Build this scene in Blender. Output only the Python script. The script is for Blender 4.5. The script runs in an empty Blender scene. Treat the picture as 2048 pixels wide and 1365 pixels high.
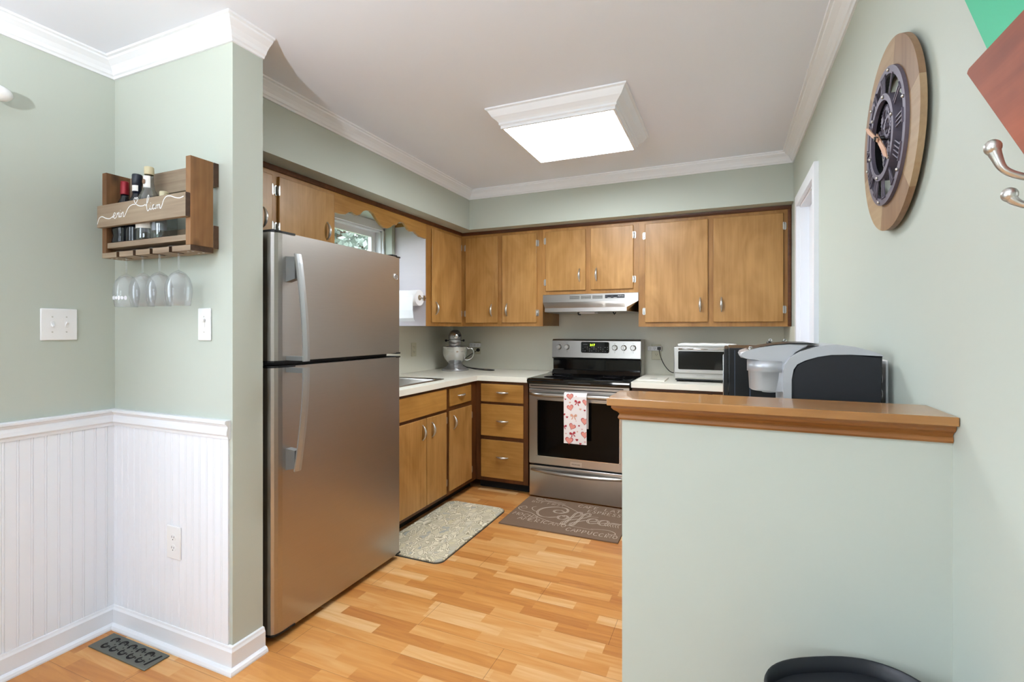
import bpy, bmesh, math, random
from mathutils import Vector, Matrix
PI = math.pi
random.seed(7)
SC = bpy.context.scene
COL = SC.collection

# ------------------------------------------------------------------ camera
F_PX, CX, HY, YAW, CAM_H = 995.2, 1024.0, 658.0, 0.408, 1.29
cd = bpy.data.cameras.new('camera')
cam = bpy.data.objects.new('camera', cd); COL.objects.link(cam)
cam.location = (0, 0, CAM_H); cam.rotation_euler = (PI/2, 0, YAW)
cd.sensor_width = 36; cd.lens = F_PX/2048*36
cd.shift_y = -(682.5-HY)/2048
cd.clip_start = .02; cd.clip_end = 200
SC.camera = cam

# ------------------------------------------------------------------ exposure, daylight
SC.view_settings.view_transform = 'Standard'
SC.view_settings.look = 'None'
SC.view_settings.gamma = 1
SC.view_settings.use_curve_mapping = False
SC.view_settings.exposure = 0.40
W = bpy.data.worlds.new('daylight'); SC.world = W; W.use_nodes = True
wb = W.node_tree.nodes['Background']
wb.inputs[0].default_value = (.80, .91, 1, 1); wb.inputs[1].default_value = 6.1

def portal(name, loc, rot, sx, sy):
    l = bpy.data.lights.new(name, 'AREA'); l.shape = 'RECTANGLE'; l.size = sx; l.size_y = sy
    l.energy = 1; l.cycles.is_portal = True
    o = bpy.data.objects.new(name, l); o.location = loc; o.rotation_euler = rot; COL.objects.link(o)
LIGHT_PANEL = 25.0
ADDED_UPLIGHT_W = 132.0
# window openings: dining room left wall, dining room rear wall, kitchen window
portal('daylight_dining_side', (-2.62, -.35, 1.5), (0, -PI/2, 0), 1.35, 2.0)
portal('daylight_dining_rear', (-1.3, -2.95, 1.5), (PI/2, 0, 0), 1.3, 1.3)
portal('daylight_kitchen', (-2.66, 2.72, 1.62), (0, -PI/2, 0), .95, .95)

# ------------------------------------------------------------------ colours, materials
def lin(h):
    h = h.lstrip('#'); out = []
    for i in (0, 2, 4):
        c = int(h[i:i+2], 16)/255
        out.append(c/12.92 if c <= .04045 else ((c+.055)/1.055)**2.4)
    return (*out, 1)
MATS = {}
def mat(name, col, rough=.5, metal=0, spec=.5, bump=0, bscale=200, var=0, vscale=3, trans=0, alpha=1, coat=0, emis=None, estr=0, aniso=0, ior=1.45, stretch=None):
    if name in MATS: return MATS[name]
    m = bpy.data.materials.new(name); m.use_nodes = True; nt = m.node_tree
    b = nt.nodes['Principled BSDF']
    c = lin(col)
    b.inputs['Base Color'].default_value = c
    b.inputs['Roughness'].default_value = rough; b.inputs['Metallic'].default_value = metal
    b.inputs['Specular IOR Level'].default_value = spec; b.inputs['IOR'].default_value = ior
    b.inputs['Transmission Weight'].default_value = trans; b.inputs['Coat Weight'].default_value = coat
    if emis:
        b.inputs['Emission Color'].default_value = lin(emis); b.inputs['Emission Strength'].default_value = estr
    tc = nt.nodes.new('ShaderNodeTexCoord')
    mp = nt.nodes.new('ShaderNodeMapping'); nt.links.new(tc.outputs['Object'], mp.inputs[0])
    if stretch: mp.inputs['Scale'].default_value = stretch
    if var:
        n = nt.nodes.new('ShaderNodeTexNoise'); n.inputs['Scale'].default_value = vscale; n.inputs['Detail'].default_value = 4
        nt.links.new(mp.outputs[0], n.inputs[0])
        r = nt.nodes.new('ShaderNodeMapRange'); r.inputs[3].default_value = 1-var; r.inputs[4].default_value = 1+var
        nt.links.new(n.outputs[0], r.inputs[0])
        mx = nt.nodes.new('ShaderNodeVectorMath'); mx.operation = 'SCALE'; mx.inputs[0].default_value = c[:3]
        nt.links.new(r.outputs[0], mx.inputs['Scale']); nt.links.new(mx.outputs[0], b.inputs['Base Color'])
    if bump:
        n = nt.nodes.new('ShaderNodeTexNoise'); n.inputs['Scale'].default_value = bscale; n.inputs['Detail'].default_value = 3
        nt.links.new(mp.outputs[0], n.inputs[0])
        bp = nt.nodes.new('ShaderNodeBump'); bp.inputs['Strength'].default_value = bump; bp.inputs['Distance'].default_value = .002
        nt.links.new(n.outputs[0], bp.inputs['Height']); nt.links.new(bp.outputs[0], b.inputs['Normal'])
    MATS[name] = m
    return m

def wood(name, light, dark, axis='z', rough=.38, grain=1.0, blotch=.5, fine=60, coat=0, knots=0):
    if name in MATS: return MATS[name]
    m = bpy.data.materials.new(name); m.use_nodes = True; nt = m.node_tree; L = nt.links.new
    b = nt.nodes['Principled BSDF']; b.inputs['Roughness'].default_value = rough; b.inputs['Coat Weight'].default_value = coat
    b.inputs['Specular IOR Level'].default_value = .4
    tc = nt.nodes.new('ShaderNodeTexCoord'); oi = nt.nodes.new('ShaderNodeObjectInfo')
    sh = nt.nodes.new('ShaderNodeVectorMath'); sh.operation = 'MULTIPLY_ADD'
    cmb = nt.nodes.new('ShaderNodeCombineXYZ')
    for i in range(3): L(oi.outputs['Random'], cmb.inputs[i])
    L(cmb.outputs[0], sh.inputs[0]); sh.inputs[1].default_value = (17, 31, 23); L(tc.outputs['Object'], sh.inputs[2])
    def mapn(sc):
        mp = nt.nodes.new('ShaderNodeMapping'); L(sh.outputs[0], mp.inputs[0]); mp.inputs['Scale'].default_value = sc; return mp
    k = 'xyz'.index(axis)
    s1 = [fine]*3; s1[k] = fine*.05
    n1 = nt.nodes.new('ShaderNodeTexNoise'); n1.inputs['Scale'].default_value = 1; n1.inputs['Detail'].default_value = 5; n1.inputs['Distortion'].default_value = .4
    L(mapn(s1).outputs[0], n1.inputs[0])
    s2 = [5.0]*3; s2[k] = 2.2
    n2 = nt.nodes.new('ShaderNodeTexNoise'); n2.inputs['Scale'].default_value = 1; n2.inputs['Detail'].default_value = 3; n2.inputs['Distortion'].default_value = 1.0
    L(mapn(s2).outputs[0], n2.inputs[0])
    a = nt.nodes.new('ShaderNodeMath'); a.operation = 'MULTIPLY_ADD'; L(n1.outputs[0], a.inputs[0]); a.inputs[1].default_value = grain*.5
    bb = nt.nodes.new('ShaderNodeMath'); bb.operation = 'MULTIPLY'; L(n2.outputs[0], bb.inputs[0]); bb.inputs[1].default_value = blotch
    L(bb.outputs[0], a.inputs[2])
    mr = nt.nodes.new('ShaderNodeMapRange'); L(a.outputs[0], mr.inputs[0])
    mid = .25*grain+.5*blotch; hw = .12*grain+.16*blotch
    mr.inputs[1].default_value = mid-hw; mr.inputs[2].default_value = mid+hw
    cr = nt.nodes.new('ShaderNodeValToRGB'); cr.color_ramp.elements[0].color = lin(dark); cr.color_ramp.elements[1].color = lin(light)
    L(mr.outputs[0], cr.inputs[0])
    out = cr.outputs[0]
    if knots:
        v = nt.nodes.new('ShaderNodeTexVoronoi'); s3 = [9.0]*3; s3[k] = 5.0; L(mapn(s3).outputs[0], v.inputs[0]); v.inputs['Scale'].default_value = 1
        kr = nt.nodes.new('ShaderNodeMapRange'); L(v.outputs['Distance'], kr.inputs[0]); kr.inputs[1].default_value = .05; kr.inputs[2].default_value = .2; kr.inputs[3].default_value = 1-knots; kr.inputs[4].default_value = 1
        mm = nt.nodes.new('ShaderNodeVectorMath'); mm.operation = 'SCALE'; L(out, mm.inputs[0]); L(kr.outputs[0], mm.inputs['Scale']); out = mm.outputs[0]
    vr = nt.nodes.new('ShaderNodeMapRange'); L(oi.outputs['Random'], vr.inputs[0]); vr.inputs[3].default_value = .93; vr.inputs[4].default_value = 1.07
    m2 = nt.nodes.new('ShaderNodeVectorMath'); m2.operation = 'SCALE'; L(out, m2.inputs[0]); L(vr.outputs[0], m2.inputs['Scale'])
    L(m2.outputs[0], b.inputs['Base Color'])
    bp = nt.nodes.new('ShaderNodeBump'); bp.inputs['Strength'].default_value = .08; bp.inputs['Distance'].default_value = .001
    L(n1.outputs[0], bp.inputs['Height']); L(bp.outputs[0], b.inputs['Normal'])
    MATS[name] = m
    return m

def floor_material():
    m = bpy.data.materials.new('laminate_strip_floor'); m.use_nodes = True; nt = m.node_tree; L = nt.links.new
    N = nt.nodes.new
    b = nt.nodes['Principled BSDF']; b.inputs['Roughness'].default_value = .36; b.inputs['Specular IOR Level'].default_value = .4
    tc = N('ShaderNodeTexCoord'); sp = N('ShaderNodeSeparateXYZ'); L(tc.outputs['Object'], sp.inputs[0])
    def M(op, a, b_=None, c=None):
        n = N('ShaderNodeMath'); n.operation = op
        for i, v in enumerate((a, b_, c)):
            if v is None: continue
            if isinstance(v, (int, float)): n.inputs[i].default_value = v
            else: L(v, n.inputs[i])
        return n.outputs[0]
    X, Y = sp.outputs[0], sp.outputs[1]
    Wd = .064
    row = M('FLOOR', M('DIVIDE', Y, Wd))
    wn = N('ShaderNodeTexWhiteNoise'); wn.noise_dimensions = '1D'; L(row, wn.inputs['W'])
    ln = M('MULTIPLY_ADD', wn.outputs['Value'], .12, .27)
    wn2 = N('ShaderNodeTexWhiteNoise'); wn2.noise_dimensions = '1D'; L(M('ADD', row, 91.3), wn2.inputs['W'])
    xs = M('DIVIDE', M('ADD', X, M('MULTIPLY', wn2.outputs['Value'], 3.0)), ln)
    cell = M('FLOOR', xs)
    cv = N('ShaderNodeCombineXYZ'); L(cell, cv.inputs[0]); L(row, cv.inputs[1])
    wc = N('ShaderNodeTexWhiteNoise'); wc.noise_dimensions = '2D'; L(cv.outputs[0], wc.inputs['Vector'])
    # grain
    gv = N('ShaderNodeCombineXYZ'); L(M('MULTIPLY_ADD', X, 2.6, M('MULTIPLY', wc.outputs['Value'], 40.0)), gv.inputs[0]); L(M('MULTIPLY_ADD', Y, 26.0, M('MULTIPLY', wc.outputs['Value'], 17.0)), gv.inputs[1])
    gn = N('ShaderNodeTexNoise'); gn.inputs['Scale'].default_value = 1; gn.inputs['Detail'].default_value = 5; gn.inputs['Distortion'].default_value = 1.3; L(gv.outputs[0], gn.inputs[0])
    t = M('ADD', M('MULTIPLY', wc.outputs['Value'], .62), M('MULTIPLY', M('SUBTRACT', gn.outputs[0], .22), .72))
    cr = N('ShaderNodeValToRGB'); e = cr.color_ramp.elements
    e[0].position = .08; e[0].color = lin('#B06F38'); e[1].position = .95; e[1].color = lin('#E2B986')
    x = e.new(.45); x.color = lin('#CC8E4C'); x = e.new(.7); x.color = lin('#D6A266')
    L(t, cr.inputs[0])
    # joints of the boards (three strips wide, 1.2 m long)
    by = M('DIVIDE', Y, Wd*3); brow = M('FLOOR', by); fy = M('FRACT', by)
    bx_ = M('DIVIDE', M('ADD', X, M('MULTIPLY', M('MODULO', M('ADD', brow, 100.0), 3.0), .41)), 1.2); fx = M('FRACT', bx_)
    jy = M('LESS_THAN', fy, .008); jx = M('LESS_THAN', fx, .0018)
    j = M('MAXIMUM', jy, jx)
    mixn = N('ShaderNodeMix'); mixn.data_type = 'RGBA'; L(M('MULTIPLY', j, .6), mixn.inputs['Factor']); L(cr.outputs[0], mixn.inputs['A']); mixn.inputs['B'].default_value = lin('#5A3214')
    L(mixn.outputs['Result'], b.inputs['Base Color'])
    return m

SAGE = mat('sage_paint', '#BBC1B7', .55, var=.015, vscale=2, bump=.05, bscale=140, spec=.35)
CEIL = mat('ceiling_paint', '#EAEEF9', .7, bump=.05, bscale=60)
TRIM = mat('white_trim_paint', '#EBEDF2', .35)
BEAD = mat('white_beadboard_paint', '#EEF1F8', .38)
SPLASH = mat('cream_laminate', '#DEDCCD', .4)
COUNTER = mat('ivory_countertop', '#EAE7DA', .32)
DOORW = wood('honey_maple_door', '#C09258', '#93672F', 'z', .34, .7, .75)
DRAWW = wood('honey_maple_drawer', '#B98947', '#8E6128', 'x', .34, .8, .8)
DRAWL = wood('honey_maple_drawer_side', '#B98947', '#8E6128', 'y', .34, .8, .8)
FRAMEW = wood('maple_face_frame', '#B5854A', '#895D2B', 'z', .38, .6, .7)
DARKW = wood('dark_walnut_trim', '#6A3D20', '#3F2110', 'x', .35, .8, .5)
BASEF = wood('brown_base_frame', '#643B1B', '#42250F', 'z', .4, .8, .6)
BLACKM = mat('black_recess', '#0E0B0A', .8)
STEEL = mat('brushed_steel', '#B9B4AE', .3, 1, var=.04, vscale=1.0, bump=.03, bscale=1, stretch=(3, 3, 400))
STEELH = mat('brushed_steel_horizontal', '#B9B5B0', .28, 1, var=.03, vscale=2, bump=.03, bscale=1, stretch=(3, 3, 400))
STEELF = mat('fridge_steel', '#B4AFAA', .33, 1, var=.05, vscale=2.2, bump=.04, bscale=1, stretch=(3, 4, 260))
CHROME = mat('chrome', '#D8D8D8', .16, 1)
NICKEL = mat('satin_nickel', '#CFCDC9', .3, .9)
GREYP = mat('grey_handle_metal', '#B4B7B9', .35, .75)
BLACKG = mat('black_glass', '#070708', .06, spec=.6)
BLACKP = mat('black_plastic', '#101013', .35)
BLACKS = mat('black_satin', '#1B1C22', .45)
WHITEP = mat('white_plastic', '#EFEFF0', .3)
IVORYP = mat('ivory_plastic', '#CFCBB2', .35)
SLOT = mat('dark_slot', '#2A2A2A', .6)
SILVERP = mat('silver_plastic', '#B9BABE', .3, .35)
TOWELW = mat('white_cloth', '#EDEDEA', .9, bump=.4, bscale=300)

def glassm(name, tint='#FFFFFF', rough=0.02, fac_t=.9, milky=0):
    m = bpy.data.materials.new(name); m.use_nodes = True; nt = m.node_tree; nt.nodes.clear()
    o = nt.nodes.new('ShaderNodeOutputMaterial'); t = nt.nodes.new('ShaderNodeBsdfTransparent'); g = nt.nodes.new('ShaderNodeBsdfGlossy')
    t.inputs[0].default_value = lin(tint); g.inputs['Roughness'].default_value = rough
    lw = nt.nodes.new('ShaderNodeLayerWeight'); lw.inputs[0].default_value = .35
    mr = nt.nodes.new('ShaderNodeMapRange'); mr.inputs[3].default_value = 1-fac_t; mr.inputs[4].default_value = .75
    nt.links.new(lw.outputs['Facing'], mr.inputs[0])
    p = nt.nodes.new('ShaderNodeMath'); p.operation = 'POWER'; p.inputs[1].default_value = 1.6
    nt.links.new(mr.outputs[0], p.inputs[0])
    mx = nt.nodes.new('ShaderNodeMixShader'); nt.links.new(p.outputs[0], mx.inputs[0]); nt.links.new(t.outputs[0], mx.inputs[1]); nt.links.new(g.outputs[0], mx.inputs[2])
    if milky:
        df = nt.nodes.new('ShaderNodeBsdfDiffuse'); df.inputs[0].default_value = (.9, .92, .95, 1); m2 = nt.nodes.new('ShaderNodeMixShader'); m2.inputs[0].default_value = milky
        nt.links.new(mx.outputs[0], m2.inputs[1]); nt.links.new(df.outputs[0], m2.inputs[2]); mx = m2
    nt.links.new(mx.outputs[0], o.inputs[0]); MATS[name] = m
    return m
PANE = glassm('window_glass', fac_t=.95)
GLASS = glassm('wine_glass', '#FBFCFD', .05, .95, .07)
BGLASS = glassm('bottle_glass', '#DDE3E6', .03, .75)

# ------------------------------------------------------------------ mesh builder
class MB:
    """collects shapes into one bmesh; self.m = material slot; self.f maps local (u,w,z) to world"""
    def __init__(s, f=None): s.bm = bmesh.new(); s.m = 0; s.f = f; s.sm = False
    def _v(s, p):
        p = Vector(p); return s.bm.verts.new(s.f(p) if s.f else p)
    def _f(s, vs):
        try: f = s.bm.faces.new(vs)
        except ValueError: return None
        f.material_index = s.m; f.smooth = s.sm; return f
    def box(s, x0, x1, y0, y1, z0, z1, bev=0, seg=2):
        v = [s._v((x, y, z)) for z in (z0, z1) for y in (y0, y1) for x in (x0, x1)]
        fs = [s._f([v[i] for i in q]) for q in ((0,1,3,2),(4,6,7,5),(0,4,5,1),(2,3,7,6),(0,2,6,4),(1,5,7,3))]
        if bev:
            es = list({e for f in fs for e in f.edges})
            r = bmesh.ops.bevel(s.bm, geom=es, offset=bev, segments=seg, affect='EDGES', profile=.5, clamp_overlap=True)
            for f in r['faces']: f.material_index = s.m; f.smooth = True
        return s
    def prism(s, pts, axis, a0, a1, bev=0):
        def mk(p, a): return {'x': (a, p[0], p[1]), 'y': (p[0], a, p[1]), 'z': (p[0], p[1], a)}[axis]
        A = [s._v(mk(p, a0)) for p in pts]; B = [s._v(mk(p, a1)) for p in pts]; n = len(pts)
        fs = [s._f(A), s._f(B[::-1])]
        sm = s.sm
        for i in range(n): fs.append(s._f([A[i], B[i], B[(i+1) % n], A[(i+1) % n]]))
        fs[0].smooth = fs[1].smooth = False
        if bev:
            es = list({e for f in fs[:2] for e in f.edges})
            r = bmesh.ops.bevel(s.bm, geom=es, offset=bev, segments=2, affect='EDGES', profile=.5, clamp_overlap=True)
            for f in r['faces']: f.material_index = s.m; f.smooth = True
        return s
    def tube(s, path, r, n=10, closed=False, flat=(1, 1)):
        P = [Vector(p) for p in path]; m = len(P); R = r if isinstance(r, (list, tuple)) else [r]*m
        rings = []; up = None
        for i in range(m):
            a = P[(i-1) % m] if (closed or i > 0) else P[i]; b = P[(i+1) % m] if (closed or i < m-1) else P[i]
            t = (b-a).normalized()
            if up is None:
                up = Vector((0, 0, 1)) if abs(t.z) < .9 else Vector((1, 0, 0))
            up = (up - t*up.dot(t)).normalized(); sd = t.cross(up)
            rings.append([s._v(P[i]+(up*math.cos(2*PI*k/n)*flat[0]+sd*math.sin(2*PI*k/n)*flat[1])*R[i]) for k in range(n)])
        sm = s.sm; s.sm = True
        for i in range(m if closed else m-1):
            a, b = rings[i], rings[(i+1) % m]
            for k in range(n): s._f([a[k], a[(k+1) % n], b[(k+1) % n], b[k]])
        s.sm = False
        if not closed: s._f(rings[0][::-1]); s._f(rings[-1])
        s.sm = sm; return s
    def lathe(s, prof, c, n=24, axis='z', flat=()):
        c = Vector(c); rings = []
        def at(r, h, a):
            x, y = r*math.cos(a), r*math.sin(a)
            return c+Vector({'z': (x, y, h), 'x': (h, x, y), 'y': (x, h, y)}[axis])
        for r, h in prof:
            rings.append([s._v(at(0, h, 0))] if r < 1e-6 else [s._v(at(r, h, 2*PI*k/n)) for k in range(n)])
        sm = s.sm; s.sm = True
        for i in range(len(prof)-1):
            a, b = rings[i], rings[i+1]
            s.sm = i not in flat
            for k in range(n):
                q = [a[k % len(a)], a[(k+1) % len(a)], b[(k+1) % len(b)], b[k % len(b)]]
                u = []
                for v in q:
                    if v not in u: u.append(v)
                if len(u) > 2: s._f(u)
        s.sm = False
        if len(rings[0]) > 1: s._f(rings[0][::-1])
        if len(rings[-1]) > 1: s._f(rings[-1])
        s.sm = sm; return s
    def cyl(s, c, r, h, axis='z', n=24): return s.lathe([(r, 0), (r, h)], c, n, axis)
    def sphere(s, c, r, n=16, sc=(1, 1, 1)):
        c = Vector(c); prof = [(math.sin(PI*i/n)*r, -math.cos(PI*i/n)*r) for i in range(n+1)]
        rings = []
        for rr, h in prof:
            rings.append([s._v(c+Vector((0, 0, h*sc[2])))] if rr < 1e-6 else [s._v(c+Vector((rr*math.cos(2*PI*k/n/1)*sc[0], rr*math.sin(2*PI*k/n)*sc[1], h*sc[2]))) for k in range(n)])
        sm = s.sm; s.sm = True
        for i in range(n):
            a, b = rings[i], rings[i+1]
            for k in range(n):
                u = []
                for v in (a[k % len(a)], a[(k+1) % len(a)], b[(k+1) % len(b)], b[k % len(b)]):
                    if v not in u: u.append(v)
                if len(u) > 2: s._f(u)
        s.sm = sm; return s
    def sweep(s, prof, path, side=1):
        """profile (out, z) swept along an xy polyline with mitred corners; out is to the right*side of travel"""
        P = [Vector((p[0], p[1])) for p in path]; n = len(P); rings = []
        for i in range(n):
            def nrm(a, b): d = (b-a).normalized(); return Vector((d.y, -d.x))*side
            if i == 0: m = nrm(P[0], P[1])
            elif i == n-1: m = nrm(P[-2], P[-1])
            else:
                a, b = nrm(P[i-1], P[i]), nrm(P[i], P[i+1]); m = (a+b); m = m/(m.dot(a))
            rings.append([s._v((P[i].x+m.x*o, P[i].y+m.y*o, z)) for o, z in prof])
        k = len(prof)
        for i in range(n-1):
            for j in range(k): s._f([rings[i][j], rings[i][(j+1) % k], rings[i+1][(j+1) % k], rings[i+1][j]])
        s._f(rings[0][::-1]); s._f(rings[-1]); return s
    def poly(s, pts, M=None):
        vs = [s._v(M @ Vector(p) if M else p) for p in pts]; return s._f(vs)
    def text(s, body, size, M, extr=.0004, align='CENTER', bold=False):
        c = bpy.data.curves.new('t', 'FONT'); c.body = body; c.size = size; c.extrude = extr; c.align_x = align; c.align_y = 'CENTER'; c.resolution_u = 2
        if bold: c.offset = size*.02
        o = bpy.data.objects.new('t', c); COL.objects.link(o)
        me = bpy.data.meshes.new_from_object(o.evaluated_get(bpy.context.evaluated_depsgraph_get()))
        vs = [s._v(M @ v.co) for v in me.vertices]
        for p in me.polygons: s._f([vs[i] for i in p.vertices])
        bpy.data.objects.remove(o); bpy.data.curves.remove(c); bpy.data.meshes.remove(me)
        return s
    def ribbon(s, pts, w, M, closed=False, taper=False, h=.0006):
        """a pen stroke: flat raised ribbon in the local xy plane of M"""
        P = [Vector((p[0], p[1])) for p in pts]; n = len(P)
        L_, R_ = [], []
        for i in range(n):
            a = P[(i-1) % n] if (closed or i) else P[i]; b = P[(i+1) % n] if (closed or i < n-1) else P[i]
            t = (b-a); t = t.normalized() if t.length > 1e-9 else Vector((1, 0)); nn = Vector((-t.y, t.x))
            ww = w*.5
            if taper: ww *= .55+.45*math.sin(PI*min(1, (i+.5)/n*1.0))
            L_.append(s._v(M @ Vector((P[i].x+nn.x*ww, P[i].y+nn.y*ww, h)))); R_.append(s._v(M @ Vector((P[i].x-nn.x*ww, P[i].y-nn.y*ww, h))))
        for i in range(n if closed else n-1):
            j = (i+1) % n; s._f([L_[i], R_[i], R_[j], L_[j]])
        return s

def smooth_path(pts, k=6, closed=False):
    P = [Vector(p) for p in pts]; n = len(P); out = []
    for i in range(n if closed else n-1):
        if closed: p0, p1, p2, p3 = P[(i-1) % n], P[i], P[(i+1) % n], P[(i+2) % n]
        else: p0, p1, p2, p3 = P[max(i-1, 0)], P[i], P[i+1], P[min(i+2, n-1)]
        for j in range(k):
            t = j/k
            out.append(.5*((2*p1)+(-p0+p2)*t+(2*p0-5*p1+4*p2-p3)*t*t+(-p0+3*p1-3*p2+p3)*t**3))
    if not closed: out.append(P[-1])
    return out

ORG = {}
def bb_base(bm):
    xs = [v.co.x for v in bm.verts]; ys = [v.co.y for v in bm.verts]; zs = [v.co.z for v in bm.verts]
    return Vector(((min(xs)+max(xs))/2, (min(ys)+max(ys))/2, min(zs)))
def obj(name, mb, mats, parent=None, recalc=True):
    bm = mb.bm if isinstance(mb, MB) else mb
    if recalc: bmesh.ops.recalc_face_normals(bm, faces=bm.faces)
    og = ORG[parent.name] if parent else bb_base(bm)
    bmesh.ops.translate(bm, verts=bm.verts, vec=-og)
    me = bpy.data.meshes.new(name); bm.to_mesh(me); bm.free()
    for m in (mats if isinstance(mats, (list, tuple)) else [mats]): me.materials.append(m)
    o = bpy.data.objects.new(name, me); COL.objects.link(o)
    if parent: o.parent = parent
    else: o.location = og
    ORG[o.name] = og
    return o
def thing(name, label, cat, loc, group=None):
    o = bpy.data.objects.new(name, None); o.empty_display_size = .1; COL.objects.link(o); o.location = loc
    o['label'] = label; o['category'] = cat
    if group: o['group'] = group
    ORG[o.name] = Vector(loc); return o
def tag(o, label, cat, group=None):
    o['label'] = label; o['category'] = cat
    if group: o['group'] = group
    return o
def struct(name, mb, mats, parent=None):
    o = obj(name, mb, mats, parent)
    if not parent: o['kind'] = 'structure'
    return o
def structroot(name, loc):
    o = bpy.data.objects.new(name, None); o.empty_display_size = .1; COL.objects.link(o); o.location = loc; o['kind'] = 'structure'; ORG[o.name] = Vector(loc); return o

def B(*a, **k): return MB().box(*a, **k)
# local frames: faces that look towards -Y (back run) and towards +X (left run)
def back(y): return lambda p: Vector((p[0], y-p[1], p[2]))
def left(x): return lambda p: Vector((x+p[1], p[0], p[2]))
# text / stroke planes: local x to the right, y up, z out of the surface
def pl_back(x, y, z): return Matrix(((1, 0, 0, x), (0, 0, -1, y), (0, 1, 0, z), (0, 0, 0, 1)))       # faces -Y
def pl_left(x, y, z): return Matrix(((0, 0, 1, x), (1, 0, 0, y), (0, 1, 0, z), (0, 0, 0, 1)))        # faces +X
def pl_floor(x, y, z): return Matrix(((1, 0, 0, x), (0, 1, 0, y), (0, 0, 1, z), (0, 0, 0, 1)))

# ------------------------------------------------------------------ the room
R = .398; CZ = 2.44; XL = -2.449; XK = -2.50; YB = 4.25; YP = 1.304; YP2 = 1.437; XP = -1.711
YR = -2.85
fl = struct('floor', B(-2.75, R+.7, YR-.2, YB+.15, -.05, 0), floor_material())
struct('ceiling', B(-2.75, R+.7, YR-.2, YB+.15, CZ, CZ+.05), CEIL)
m = MB()   # left wall of the dining area, with its window opening nearer the camera
m.box(XL-.12, XL, YR, -1.35, 0, CZ).box(XL-.12, XL, .65, YP+.01, 0, CZ).box(XL-.12, XL, -1.35, .65, 0, .85).box(XL-.12, XL, -1.35, .65, 2.13, CZ)
struct('wall_left', m, SAGE)
m = MB()
m.box(XL-.1, -1.9, YR-.12, YR, 0, CZ).box(-.7, R+.1, YR-.12, YR, 0, CZ).box(-1.9, -.7, YR-.12, YR, 2.1, CZ).box(-1.9, -.7, YR-.12, YR, 0, .9)
struct('wall_rear', m, SAGE)
m = MB()   # right wall with the door opening
m.box(R, R+.12, YR, 2.80, 0, CZ).box(R, R+.12, 3.396, YB+.1, 0, CZ).box(R, R+.12, 2.80, 3.396, 2.03, CZ)
struct('wall_right', m, SAGE)
struct('wall_back', B(XK-.1, R+.1, YB, YB+.1, 0, CZ), SAGE)
m = MB()   # kitchen window wall
m.box(XK-.12, XK, YP2, 2.25, 0, CZ).box(XK-.12, XK, 3.19, YB+.05, 0, CZ).box(XK-.12, XK, 2.25, 3.19, 0, 1.14).box(XK-.12, XK, 2.25, 3.19, 2.06, CZ)
m.box(XK, -2.414, 3.21, 3.25, 1.31, 2.1228)
struct('wall_window', m, SAGE)
struct('wall_partition', B(XL-.12, XP, YP, YP2, 0, CZ), SAGE)
struct('wall_half', B(-.234, R, 1.215, 1.325, 0, 1.107), SAGE)
m = MB(); m.prism([(-2.5, YP2), (-1.99, YP2), (-1.99, 3.699), (R, 3.699), (R, YB), (-2.5, YB)], 'z', 2.1228, CZ)
struct('wall_soffit', m, SAGE)

# crown moulding
CR = [(0, 2.372), (.008, 2.372), (.012, 2.380), (.018, 2.384), (.024, 2.396), (.036, 2.410), (.050, 2.420), (.056, 2.424), (.058, 2.431), (.068, 2.433), (.070, CZ), (0, CZ)]
m = MB(); m.sweep(CR, [(XL, YR), (XL, YP), (XP, YP), (XP, YP2)], 1)
struct('trim_1', m, TRIM)
m = MB(); m.sweep(CR, [(-1.99, YP2), (-1.99, 3.699), (R, 3.699), (R, YR)], 1)
struct('trim_2', m, TRIM)
# chair rail and beadboard wainscot
RL = [(0, .872), (.010, .872), (.012, .882), (.018, .890), (.016, .905), (.012, .918), (.018, .928), (.024, .932), (.024, .940), (.020, .944), (0, .944)]
m = MB(); m.sweep(RL, [(XL, YR), (XL, YP), (-1.722, YP)], 1)
struct('trim_3', m, TRIM)
def bead(m, p0, p1, n_spacing, mk):
    L_ = p1-p0; k = int(L_/n_spacing); prof = [(p0, 0)]
    for i in range(k+1):
        c = p0+(i+.5)*n_spacing
        if c+.006 > p1: break
        for d, o in ((-.005, .006), (-.0038, .0042), (-.0026, .006), (-.001, .0068), (.001, .0068), (.0026, .006), (.0038, .0042), (.005, .006)): prof.append((c+d, o))
    prof += [(p1, .006), (p1, 0)]; prof.insert(1, (p0, .006))
    mk(prof)
m = MB()
bead(m, -1.2, YP-.0, .0415, lambda pr: m.prism([(XL+o, y) for y, o in pr], 'z', .08, .88))
bead(m, XL, -1.728, .0415, lambda pr: m.prism([(x, YP-o) for x, o in pr], 'z', .08, .88))
struct('trim_4', m, BEAD)
BS = [(0, 0), (.031, 0), (.031, .006), (.027, .015), (.020, .021), (.015, .022), (.015, .078), (.011, .086), (.009, .094), (0, .096)]
m = MB(); m.sweep(BS, [(XL, YR), (XL, YP), (XP, YP), (XP, YP2)], 1)
struct('baseboard_left', m, TRIM)
m = MB(); m.sweep(BS, [(R, 1.215), (R, YR)], 1); struct('baseboard_right', m, TRIM)
# laminate splashback round the kitchen (back wall, left wall, short return on the right wall)
m = MB(); m.box(XK, R, YB-.006, YB, .914, 1.45).box(XK, XK+.006, 2.1, YB-.006, .914, 1.31).box(R-.006, R, 3.47, YB-.006, .914, 1.305)
m.box(XK+.006, R-.006, YB-.012, YB-.006, .914, .922)
struct('trim_5', m, SPLASH)

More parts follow.
